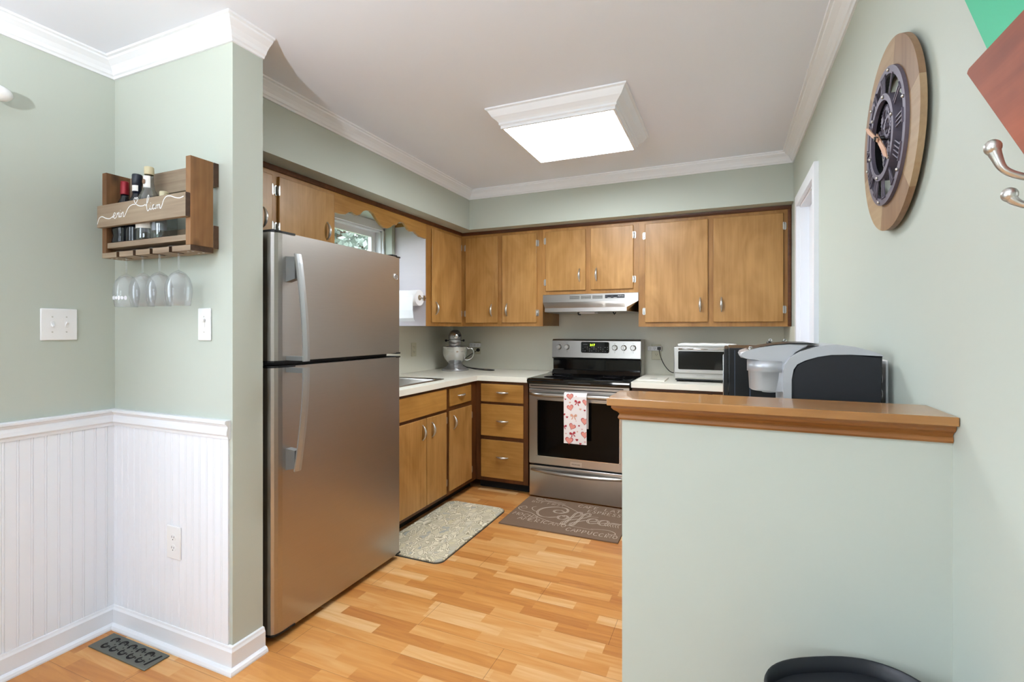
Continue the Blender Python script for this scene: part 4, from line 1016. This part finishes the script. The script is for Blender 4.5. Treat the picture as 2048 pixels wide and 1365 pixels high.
# ------------------------------------------------------------------ wine rack, bottles, glasses
t = thing('wine_rack', 'rustic wooden wall rack with slotted glass holder and white lettering on its front plank', 'wine rack', (-2.05, 1.25, 1.576))
PW1 = wood('stained_pine_upright', '#A0744A', '#5F3F25', 'z', .6, .9, 1.1, knots=.7); PW2 = wood('weathered_pine_plank', '#A9967F', '#7B6653', 'x', .65, 1.0, .5); PW3 = wood('dark_pine_shaded_ends', '#5F4431', '#3A281C', 'x', .6, 1, .6)
for xx0, xx1 in ((-2.3275, -2.300), (-1.8128, -1.786)):
    m = MB(); m.box(xx0, xx1, 1.1935, 1.281, 1.5965, 1.921, .0015); obj('upright', m, PW1, t)
m = MB(); m.box(-2.3275, -1.786, 1.1755, 1.1930, 1.696, 1.784, .0015); fp = obj('front_plank', m, PW2, t)
for z0, z1 in ((1.832, 1.921), (1.594, 1.682)):
    m = MB(); m.box(-2.3275, -1.786, 1.2815, 1.3035, z0, z1, .0015); obj('back_slat', m, PW2, t)
m = MB(); m.box(-2.2995, -1.8133, 1.197, 1.281, 1.614, 1.636, .0015); obj('shelf', m, PW2, t)
m = MB(); sl = [-2.222, -2.116, -2.012, -1.898]; e = [-2.3275]
pts = [(-2.3275, 1.1935)]
for c in sl: pts += [(c-.009, 1.1935), (c-.009, 1.250), (c+.009, 1.250), (c+.009, 1.1935)]
pts += [(-1.786, 1.1935), (-1.786, 1.281), (-2.3275, 1.281)]
m.prism(pts, 'z', 1.576, 1.596); obj('glass_holder', m, PW2, t)
m = MB()
for x in (-2.30, -2.27, -1.83, -1.805):
    for y in (1.215, 1.255): m.cyl((x, y, 1.5745), .004, .0016, n=8)
obj('screw', m, NICKEL, t)
for o_ in [q for q in t.children if q.name.split('.')[0] in ('front_plank', 'back_slat', 'shelf', 'glass_holder')]:   # end grain: dark stain, with shade on the unlit ends painted in
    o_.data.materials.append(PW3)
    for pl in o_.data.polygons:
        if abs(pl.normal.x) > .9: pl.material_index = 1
# white hand lettering on the plank (plank coordinates: x along, y up)
m = MB(); M3 = pl_back(-2.3275, 1.1753, 1.740)
def pen(pts, w=.0032, k=6): m.ribbon([tuple(p) for p in smooth_path([(a, b) for a, b in pts], k)], w, M3, h=.0004)
L0 = .5415
pen([(.004, -.030), (.015, -.008), (.035, -.002), (.06, -.010), (.085, -.014), (.105, -.008), (.115, -.001)], .0035)
pen([(.105, -.012), (.118, -.006), (.124, .002), (.118, .006), (.111, -.002), (.113, -.012), (.122, -.016), (.132, -.010)])          # e
pen([(.132, -.012), (.136, .004), (.138, -.002), (.144, .004), (.149, .003)]); pen([(.144, .003), (.145, -.008), (.148, -.014), (.153, -.010)])      # r
pen([(.154, .002), (.153, -.010), (.157, -.014), (.162, -.010)]); pen([(.156, .011), (.157, .012)], .004)                                           # i
pen([(.163, .002), (.163, -.014)]); pen([(.163, -.006), (.170, .003), (.175, .001), (.175, -.012), (.181, -.014), (.190, -.004), (.200, .010), (.215, .022), (.235, .027), (.250, .026)])   # n
pen([(.250, .026), (.262, .038), (.266, .046), (.260, .052), (.255, .045), (.250, .052), (.243, .047), (.246, .036), (.256, .026), (.275, .018), (.295, .016), (.312, .020)])   # heart
pen([(.312, .014), (.326, .028), (.333, .045), (.330, .053), (.324, .045), (.320, .020), (.322, .000), (.328, -.006), (.338, .002), (.342, .008)])    # l
pen([(.342, .012), (.341, .0), (.346, -.003), (.351, .002)]); pen([(.343, .022), (.344, .023)], .004)                                              # i
pen([(.366, .012), (.358, .013), (.354, .004), (.359, -.003), (.366, .003), (.367, .012), (.367, .0), (.373, -.002)])                                 # a
pen([(.376, .011), (.376, -.003)]); pen([(.376, .006), (.382, .012), (.386, .008), (.386, -.003)]); pen([(.386, .006), (.392, .012), (.397, .009), (.398, -.002), (.404, -.002), (.412, .010), (.420, .026), (.436, .037), (.460, .036), (.485, .028), (.510, .024), (.532, .028)], .0035)   # m + tail
obj('lettering', m, WHITEP, fp, recalc=False)

ZS = 1.6365
DARKB = mat('dark_bottle_glass', '#10121A', .08, spec=.7)
def label_mat(n, c): return mat(n, c, .5)
def bottle(x, y, label, prof, body, cap, capmat, lab=None, neck=None, sq=False, extra=None):
    t = thing('liquor_bottle', label, 'bottle', (x, y, ZS), 'bottles on the wine rack')
    m = MB()
    if sq:
        rings = []
        for r, z in prof:
            pts = []
            for k in range(24):
                a = 2*PI*k/24; e = .5; p = 1/((abs(math.cos(a))**4+abs(math.sin(a))**4)**.25) if z < .15 else 1; pts.append((x+r*p*math.cos(a), y+r*p*math.sin(a), ZS+z))
            rings.append([m._v(q) for q in pts])
        m.sm = True
        for i in range(len(rings)-1):
            for k in range(24): m._f([rings[i][k], rings[i][(k+1) % 24], rings[i+1][(k+1) % 24], rings[i+1][k]])
        m._f(rings[0][::-1]); m._f(rings[-1])
    else: m.lathe(prof, (x, y, ZS), 28)
    obj('bottle_glass', m, body, t)
    m = MB(); m.lathe(cap, (x, y, ZS), 24); obj('cap', m, capmat, t)
    for (r, z0, z1, mm, nm) in (lab or []):
        m = MB(); n = 16; A_ = []; B_ = []
        for k in range(n+1):
            a = -PI*.5-1.25+2.5*k/n
            A_.append(m._v((x+(r+.0006)*math.cos(a), y+(r+.0006)*math.sin(a), ZS+z0))); B_.append(m._v((x+(r+.0006)*math.cos(a), y+(r+.0006)*math.sin(a), ZS+z1)))
        m.sm = True
        for k in range(n): m._f([A_[k], A_[k+1], B_[k+1], B_[k]])
        obj(nm, m, mm, t, recalc=False)
    return t
REDC = mat('red_foil', '#8E1D28', .35, .3); NAVY = mat('navy_foil', '#1A1E2C', .3); CREAM = mat('cream_cap', '#C9BE9C', .4)
LWH = label_mat('white_label', '#E8E4E0'); LRD = label_mat('red_label', '#A8302A'); LGY = label_mat('grey_label', '#8D929A'); LBR = label_mat('brown_print', '#8A6A54')
bottle(-2.258, 1.238, 'dark square bottle with red cap at the left end of the wine rack', [(.036, 0), (.038, .004), (.034, .03), (.037, .05), (.038, .12), (.036, .140), (.024, .165), (.015, .185), (.0135, .20)], DARKB, [(.015, .200), (.0155, .203), (.0145, .250), (.0135, .254)], REDC, [(.0385, .085, .115, LRD, 'label')], sq=True)
bottle(-2.180, 1.240, 'dark bottle with black foil neck, second from left on the wine rack', [(.036, 0), (.037, .004), (.037, .13), (.034, .150), (.022, .175), (.015, .195), (.0145, .21)], DARKB, [(.0155, .195), (.0158, .23), (.0175, .232), (.0175, .270), (.0165, .274)], NAVY, [(.0160, .205, .228, LWH, 'neck_label')])
bottle(-2.100, 1.238, 'tall clear bottle with cream cap and white neck label on the wine rack', [(.040, 0), (.042, .004), (.042, .03), (.040, .06), (.041, .12), (.042, .14), (.040, .160), (.030, .185), (.020, .205), (.0155, .235), (.015, .262)], BGLASS, [(.0165, .262), (.017, .264), (.017, .290), (.0155, .293)], CREAM, [(.0185, .208, .255, LWH, 'neck_label'), (.0425, .045, .118, LWH, 'label')])
m = MB(); m.prism([(-2.100+.009*math.cos(a), ZS+.232+.010*math.sin(a)) for a in [2*PI*i/16 for i in range(16)]], 'y', 1.2172, 1.2180); 
o = obj('label_print', m, LBR, bpy.data.objects['liquor_bottle.002'])
bottle(-2.012, 1.240, 'short clear square bottle with cream cap, rightmost on the wine rack', [(.036, 0), (.038, .004), (.038, .11), (.034, .124), (.018, .140), (.0125, .150), (.0125, .165)], BGLASS, [(.0145, .165), (.015, .167), (.015, .185), (.0135, .187)], CREAM, [(.0385, .03, .10, LGY, 'label')], sq=True)

def wineglass(i, x, label):
    t = thing('wine_glass', label, 'wine glass', (x, 1.222, 1.376), 'wine glasses hanging upside down')
    y = 1.222; z = 1.5962
    prof = [(.0, z+.004), (.012, z+.0035), (.034, z+.0012), (.035, z), (.034, z-.0), (.010, z+.001), (.0042, z-.006), (.0034, z-.02), (.0032, z-.07), (.004, z-.088), (.010, z-.094), (.024, z-.102), (.036, z-.118), (.0435, z-.142), (.0445, z-.165), (.042, z-.19), (.0375, z-.219)]
    inn = [(.0365, z-.219), (.041, z-.19), (.0435, z-.165), (.0425, z-.142), (.035, z-.119), (.023, z-.104), (.008, z-.097), (0, z-.096)]
    return t, prof, inn, x, y
names_ = ['etched wine glass at the left end, hanging upside down from the rack', 'clear wine glass hanging upside down, second from the left', 'clear wine glass hanging upside down, third from the left', 'clear wine glass hanging upside down at the right end of the rack']
proto = None
for i, x in enumerate(sl):
    t = thing('wine_glass', names_[i], 'wine glass', (x, 1.224, 1.377), 'wine glasses hanging upside down')
    y = 1.224; z = 1.5975
    if proto is None:
        m = MB(); m.lathe([(0, z+.0045), (.012, z+.0042), (.030, z+.0016), (.0345, z+.0004), (.034, z-.0006), (.012, z-.0006), (.0045, z-.006), (.0034, z-.02), (.0032, z-.066), (.0042, z-.084), (0, z-.086)], (x, y, 0), 28)
        p1 = obj('stem', m, GLASS, t)
        m = MB(); m.lathe([(.0, z-.0855), (.010, z-.090), (.024, z-.099), (.036, z-.116), (.0435, z-.142), (.0448, z-.165), (.0425, z-.19), (.0380, z-.220), (.0370, z-.220), (.0415, z-.19), (.0438, z-.165), (.0425, z-.143), (.035, z-.118), (.023, z-.1015), (0, z-.093)], (x, y, 0), 32)
        p2 = obj('glass_bowl', m, GLASS, t)
        proto = (p1, p2)
        m = MB()
        for k in range(9):
            a = -PI/2-1.0+k*.25; c = Vector((x+.0435*math.cos(a), y+.0435*math.sin(a), z-.185)); u = Vector((-math.sin(a), math.cos(a), 0))
            n_ = Vector((math.cos(a), math.sin(a), 0))
            q = []
            for j in range(8):
                b_ = 2*PI*j/8; q.append(c+u*.005*math.cos(b_)+Vector((0, 0, 1))*(.009-.002*(k % 2))*math.sin(b_)+n_*.0006)
            m.poly(q)
        obj('etching', m, mat('frosted', '#E8E8F0', .6), t, recalc=False)
    else:
        for q in proto:
            c = q.copy(); COL.objects.link(c); c.parent = t

# ------------------------------------------------------------------ paper towel roll on the cabinet side
t = thing('paper_towel_roll', 'white paper towel roll mounted under the scalloped valance on the cabinet side', 'paper towel', (-2.29, 3.17, 1.47))
ry, rz = 3.178, 1.525
PAPER = mat('paper_white', '#F3F3F5', .9, bump=.3, bscale=250)
m = MB(); m.lathe([(.020, 0), (.060, 0), (.060, .28), (.020, .28), (.020, 0)], (-2.415, ry, rz), 40, 'x', flat=(0, 2)); rl = obj('towel_roll', m, PAPER, t)
m = MB(); m.lathe([(.0185, -.001), (.0205, -.001), (.0205, .281), (.0185, .281)], (-2.415, ry, rz), 24, 'x'); obj('cardboard_core', m, mat('cardboard', '#8D7B66', .9), rl)
m = MB(); q = [(ry-.058, 1.545), (ry-.063, 1.50), (ry-.062, 1.43), (ry-.052, 1.37), (ry-.030, 1.345)]; m.prism(q+[(a+.0015, b) for a, b in reversed(q)], 'x', -2.413, -2.155); obj('hanging_sheet', m, PAPER, rl)
m = MB(); m.tube([(-2.44, ry, rz), (-2.120, ry, rz)], .005, 8); m.tube([(-2.125, ry, rz), (-2.125, 3.246, rz)], .004, 8); m.box(-2.14, -2.128, 3.22, 3.2465, rz-.02, rz+.02, .002); m.box(-2.45, -2.425, ry-.02, 3.2465, rz-.01, rz+.01, .002)
obj('holder', m, CHROME, t)

# ------------------------------------------------------------------ wall clock
t = thing('wall_clock', 'round wooden wall clock with black gear face and Roman numerals', 'clock', (R-.015, 1.550, 1.778))
cy_, cz_ = 1.542, 1.777
CF = lambda x: Matrix(((0, 0, -1, x), (-1, 0, 0, cy_), (0, 1, 0, cz_), (0, 0, 0, 1)))     # faces -X; local x to the viewer's right
def ring(m, r0, r1, x0, x1, n=64, a0=0, a1=2*PI):
    full = abs(a1-a0-2*PI) < 1e-6; k = n if full else n+1; V = []
    for i in range(k):
        a = a0+(a1-a0)*i/n; c, s_ = math.cos(a), math.sin(a)
        V.append([m._v((x, cy_-r*c, cz_+r*s_)) for r, x in ((r0, x0), (r1, x0), (r1, x1), (r0, x1))])
    for i in range(n):
        A_, B_ = V[i], V[(i+1) % k]
        for j in range(4): m._f([A_[j], B_[j], B_[(j+1) % 4], A_[(j+1) % 4]])
    if not full: m._f(V[0]); m._f(V[-1][::-1])
WC = [wood('clock_walnut', '#9B7C5E', '#76573F', 'z', .5, .9, .6), wood('clock_walnut_pale', '#B39A78', '#947556', 'y', .5, .9, .6)]
frame = None
for i in range(6):
    m = MB(); a0 = i*PI/3+.25; ring(m, .152, .234, R-.023, R-.0105, 14, a0, a0+PI/3-.002)
    obj('wood_segment', m, WC[i % 2] if i in (1, 5, 3) else WC[0], t)
GUN = mat('gunmetal', '#6A6472', .45, .4)
m = MB(); ring(m, .151, .169, R-.031, R-.0232); ring(m, .091, .106, R-.038, R-.029); ring(m, .100, .106, R-.029, R-.012)
dl = obj('dial_ring', m, GUN, t)
m = MB(); ring(m, .1495, .1515, R-.0232, R-.0108); ring(m, .097, .100, R-.029, R-.012); obj('dial_rim', m, BLACKP, t)
NUM = ['XII', 'I', 'II', 'III', 'IIII', 'V', 'VI', 'VII', 'VIII', 'IX', 'X', 'XI']
for i, s_ in enumerate(NUM):
    m = MB(); a = PI/2-i*PI/6; er = Vector((math.cos(a), math.sin(a))); et = Vector((math.sin(a), -math.cos(a)))
    wch = {'I': .0105, 'V': .019, 'X': .019}; tot = sum(wch[c] for c in s_); x = -tot/2
    M_ = CF(R-.031)
    def bar(p, q, w=.0032):
        P0 = er*(.104+.050*p[1])+et*p[0]; P1 = er*(.104+.050*q[1])+et*q[0]; d_ = (P1-P0).normalized(); n_ = Vector((-d_.y, d_.x))*w/2
        c = [P0+n_, P1+n_, P1-n_, P0-n_]
        A_ = [m._v(M_ @ Vector((v.x, v.y, 0))) for v in c]; B_ = [m._v(M_ @ Vector((v.x, v.y, .003))) for v in c]
        m._f(A_); m._f(B_[::-1])
        for k in range(4): m._f([A_[k], A_[(k+1) % 4], B_[(k+1) % 4], B_[k]])
    for c in s_:
        w_ = wch[c]
        if c == 'I': bar((x+w_/2, 0), (x+w_/2, 1))
        elif c == 'V': bar((x+.002, 1), (x+w_/2, 0)); bar((x+w_-.002, 1), (x+w_/2, 0), .003)
        else: bar((x+.002, 1), (x+w_-.002, 0)); bar((x+.002, 0), (x+w_-.002, 1), .003)
        x += w_
    bar((-tot/2-.001, .97), (tot/2+.001, .97), .0025)
    obj('roman_numeral', m, GUN, dl)
def gear(m, gx, gz, r, teeth, x0, x1, spokes=True):
    n = teeth*4; out = []
    for k in range(n):
        q = r if (k % 4) in (0, 1) else r*.86; a = 2*PI*k/n; out.append((gx+q*math.cos(a), gz+q*math.sin(a)))
    inn = [(gx+r*.66*math.cos(2*PI*k/n), gz+r*.66*math.sin(2*PI*k/n)) for k in range(n)]
    M_ = CF(R)
    O0 = [m._v(M_ @ Vector((a, b, x0))) for a, b in out]; O1 = [m._v(M_ @ Vector((a, b, x1))) for a, b in out]
    I0 = [m._v(M_ @ Vector((a, b, x0))) for a, b in inn]; I1 = [m._v(M_ @ Vector((a, b, x1))) for a, b in inn]
    for k in range(n):
        j = (k+1) % n; m._f([O0[k], O0[j], O1[j], O1[k]]); m._f([I0[k], I1[k], I1[j], I0[j]]); m._f([O1[k], O1[j], I1[j], I1[k]]); m._f([O0[k], I0[k], I0[j], O0[j]])
    for k in range(5):
        a = 2*PI*k/5; d_ = Vector((math.cos(a), math.sin(a))); n_ = Vector((-d_.y, d_.x))*r*.09
        c = [Vector((gx, gz))+d_*r*.1+n_, Vector((gx, gz))+d_*r*.7+n_, Vector((gx, gz))+d_*r*.7-n_, Vector((gx, gz))+d_*r*.1-n_]
        A_ = [m._v(M_ @ Vector((v.x, v.y, x0+.001))) for v in c]; B_ = [m._v(M_ @ Vector((v.x, v.y, x1-.001))) for v in c]
        m._f(A_); m._f(B_[::-1])
        for q in range(4): m._f([A_[q], A_[(q+1) % 4], B_[(q+1) % 4], B_[q]])
    hub = [(gx+r*.24*math.cos(2*PI*k/16), gz+r*.24*math.sin(2*PI*k/16)) for k in range(16)]
    A_ = [m._v(M_ @ Vector((a, b, x0))) for a, b in hub]; B_ = [m._v(M_ @ Vector((a, b, x1+.006))) for a, b in hub]
    m._f(A_); m._f(B_[::-1])
    for q in range(16): m._f([A_[q], A_[(q+1) % 16], B_[(q+1) % 16], B_[q]])
for gx, gz, r, n_, x0, x1 in ((-.018, .050, .040, 26, .008, .024), (.034, .018, .030, 20, .012, .032), (-.026, -.008, .038, 26, .008, .022), (.036, -.042, .026, 18, .008, .024), (.0, -.064, .028, 20, .010, .026), (-.062, .020, .018, 14, .014, .026)):
    m = MB(); gear(m, gx, gz, r, n_, x0, x1); obj('gear', m, GUN, t)
m = MB(); M_ = CF(R)
for a in (0.3, 1.5, 2.6, 3.7, 4.9, 5.8):
    d_ = Vector((math.cos(a), math.sin(a))); n_ = Vector((-d_.y, d_.x))*.007
    c = [d_*.0+n_, d_*.095+n_, d_*.095-n_, d_*0-n_]
    A_ = [m._v(M_ @ Vector((v.x, v.y, .003))) for v in c]; B_ = [m._v(M_ @ Vector((v.x, v.y, .007))) for v in c]
    m._f(A_); m._f(B_[::-1])
    for q in range(4): m._f([A_[q], A_[(q+1) % 4], B_[(q+1) % 4], B_[q]])
obj('movement_bridge', m, GUN, t)
for a in [PI/12+i*PI/3 for i in range(6)]:
    for r in (.098, .160): m = MB(); m.lathe([(.0045, 0), (.0035, -.004), (0, -.005)], (R-(.038 if r < .1 else .031), cy_-r*math.cos(a), cz_+r*math.sin(a)), 10, 'x'); obj('rivet', m, NICKEL, t)
GOLD = mat('rose_gold', '#C99E82', .4, .3)
def hand(ang, L_, w_, h_):
    m = MB(); d_ = Vector((math.cos(ang), math.sin(ang))); n_ = Vector((-d_.y, d_.x)); M_ = CF(R-.042-h_)
    c = [d_*-.018+n_*w_*.5, d_*L_*.75+n_*w_*.8, d_*L_, d_*L_*.75-n_*w_*.8, d_*-.018-n_*w_*.5]
    A_ = [m._v(M_ @ Vector((v.x, v.y, 0))) for v in c]; B_ = [m._v(M_ @ Vector((v.x, v.y, .0025))) for v in c]
    m._f(A_[::-1]); m._f(B_)
    for q in range(5): m._f([A_[q], A_[(q+1) % 5], B_[(q+1) % 5], B_[q]])
    return m
obj('minute_hand', hand(PI*.5-math.radians(302), .122, .008, .004), GOLD, t)
obj('hour_hand', hand(PI*.5-math.radians(132), .108, .012, 0), GOLD, t)
m = MB(); m.cyl((R-.052, cy_, cz_), .006, .051, 'x', 14); obj('arbor', m, BLACKP, t)

# ------------------------------------------------------------------ coat hook rack and boards at the right edge
t = thing('wall_sign_board', 'reddish brown wooden board with slanted corner at the upper right', 'board', (R-.01, .75, 1.5))
m = MB(); pts = [(1.061, 1.717), (1.058, 1.712), (.865, 1.507), (.66, 1.507), (.46, 1.717)]
pts = [(1.061, 1.7145), (1.058, 1.7185), (1.052, 1.7195), (.46, 1.7195), (.66, 1.507), (.872, 1.507)]
m.prism(pts, 'x', R-.032, R-.012, .0015); obj('board_face', m, wood('red_mahogany', '#A04F2E', '#6B2A14', 'y', .6, 1.0, .9, fine=45), t)
m = MB(); m.box(R-.012, R-.0005, .66, .86, 1.56, 1.66); obj('mounting_block', m, BASEF, t)
o = obj('green_pennant', MB().prism([(1.006, 1.7203), (.55, 1.7203), (.40, 1.93), (1.140, 1.93)], 'x', R-.024, R-.020), mat('mint_green', '#3FB58A', .6)); tag(o, 'mint green panel behind the top edge of the brown board', 'panel')
def prong(pts, r): return smooth_path(pts, 6)
t = thing('coat_hook', 'brushed nickel double coat hook below the brown board at the right edge', 'hook', (R-.01, .868, 1.45))
m = MB(); m.box(R-.010, R-.0005, .852, .872, 1.438, 1.505, .003); obj('hook_plate', m, NICKEL, t)
m = MB(); P_ = smooth_path([(R-.010, .866, 1.488), (R-.025, .866, 1.486), (R-.045, .867, 1.492), (R-.060, .868, 1.503), (R-.067, .870, 1.522), (R-.070, .871, 1.534)], 5); n = len(P_)
m.tube(P_, [.0045+.0005*(i/n) if i < n*.6 else .005+.0045*((i/n-.6)/.4) for i in range(n)], 10); m.sphere(P_[-1], .0098, 12, (1, 1, 1.1)); obj('hook_prong', m, NICKEL, t)
m = MB(); P_ = smooth_path([(R-.010, .866, 1.456), (R-.022, .867, 1.452), (R-.036, .868, 1.452), (R-.048, .871, 1.460), (R-.052, .873, 1.469)], 5); n = len(P_)
m.tube(P_, [.0045 if i < n*.6 else .0045+.0045*((i/n-.6)/.4) for i in range(n)], 10); m.sphere(P_[-1], .0092, 12, (1, 1, 1.05)); obj('hook_prong', m, NICKEL, t)

# ------------------------------------------------------------------ curtain rod end at the left edge
t = thing('curtain_rod', 'white curtain rod with rounded finial at the upper left edge', 'curtain rod', (XL+.07, -.3, 2.13))
m = MB(); m.tube([(XL+.075, -1.55, 2.128), (XL+.075, .865, 2.128)], .011, 12); 
for y in (-1.45, .78): m.tube([(XL+.001, y, 2.128), (XL+.075, y, 2.128)], .007, 8)
obj('rod', m, WHITEP, t)
m = MB(); m.sphere((XL+.075, .893, 2.128), .028, 18, (1, 1.6, 1)); obj('finial', m, WHITEP, t)

# ------------------------------------------------------------------ black bin in front of the half wall
t = thing('trash_can', 'black plastic bin with sunken lid in front of the half wall', 'bin', (.2, 1.0, 0))
def sup(cx, cy, a, b, z, n=48, e=2.6):
    out = []; ro = .48
    for k in range(n):
        q = 2*PI*k/n; c, s_ = math.cos(q), math.sin(q); px, py = a*math.copysign(abs(c)**(2/e), c), b*math.copysign(abs(s_)**(2/e), s_)
        out.append((cx+px*math.cos(ro)-py*math.sin(ro), cy+px*math.sin(ro)+py*math.cos(ro), z))
    return out
BX, BY = .222, 1.050
m = MB(); R_ = []
for a, b, z in ((.110, .095, .002), (.115, .10, .01), (.150, .125, .604), (.154, .129, .610), (.155, .130, .624), (.153, .128, .629), (.150, .125, .628), (.147, .122, .600)):
    R_.append([m._v(p) for p in sup(BX, BY, a, b, z)])
m.sm = True
for i in range(len(R_)-1):
    for k in range(48): m._f([R_[i][k], R_[i][(k+1) % 48], R_[i+1][(k+1) % 48], R_[i+1][k]])
m._f(R_[0][::-1]); obj('bin_body', m, mat('charcoal_plastic', '#1E2026', .4), t)
m = MB(); m.prism([(p[0], p[1]) for p in sup(BX, BY, .1465, .1215, 0)], 'z', .592, .601, .002); obj('lid', m, mat('charcoal_lid', '#25272C', .5), t)

# ------------------------------------------------------------------ added bowl uplight behind the camera, put in to brighten the ceiling
px_, py_, pz_ = -1.05, -.55, 1.72
t = thing('added_uplight', 'added opaque bowl uplight behind the camera, brightens the ceiling', 'added fill light', (px_, py_, pz_))
m = MB(); m.cyl((px_, py_, CZ-.025), .06, .025)
for k in range(3):
    a = 2*PI*k/3; m.tube([(px_, py_, CZ-.02), (px_+.195*math.cos(a), py_+.195*math.sin(a), pz_+.10)], .003, 6)
obj('added_uplight_hanger', m, NICKEL, t)
m = MB(); m.lathe([(0, 0), (.10, .012), (.17, .05), (.20, .105), (.196, .105), (.165, .056), (.098, .018), (0, .008)], (px_, py_, pz_), 36); obj('added_uplight_bowl', m, mat('added_uplight_white', '#F0F0F0', .5), t)
l = bpy.data.lights.new('added_uplight_source', 'POINT'); l.energy = ADDED_UPLIGHT_W; l.color = (.90, .95, 1); l.shadow_soft_size = .04
lo_ = bpy.data.objects.new('added_uplight_source', l); COL.objects.link(lo_); lo_.location = (px_, py_, pz_+.075)
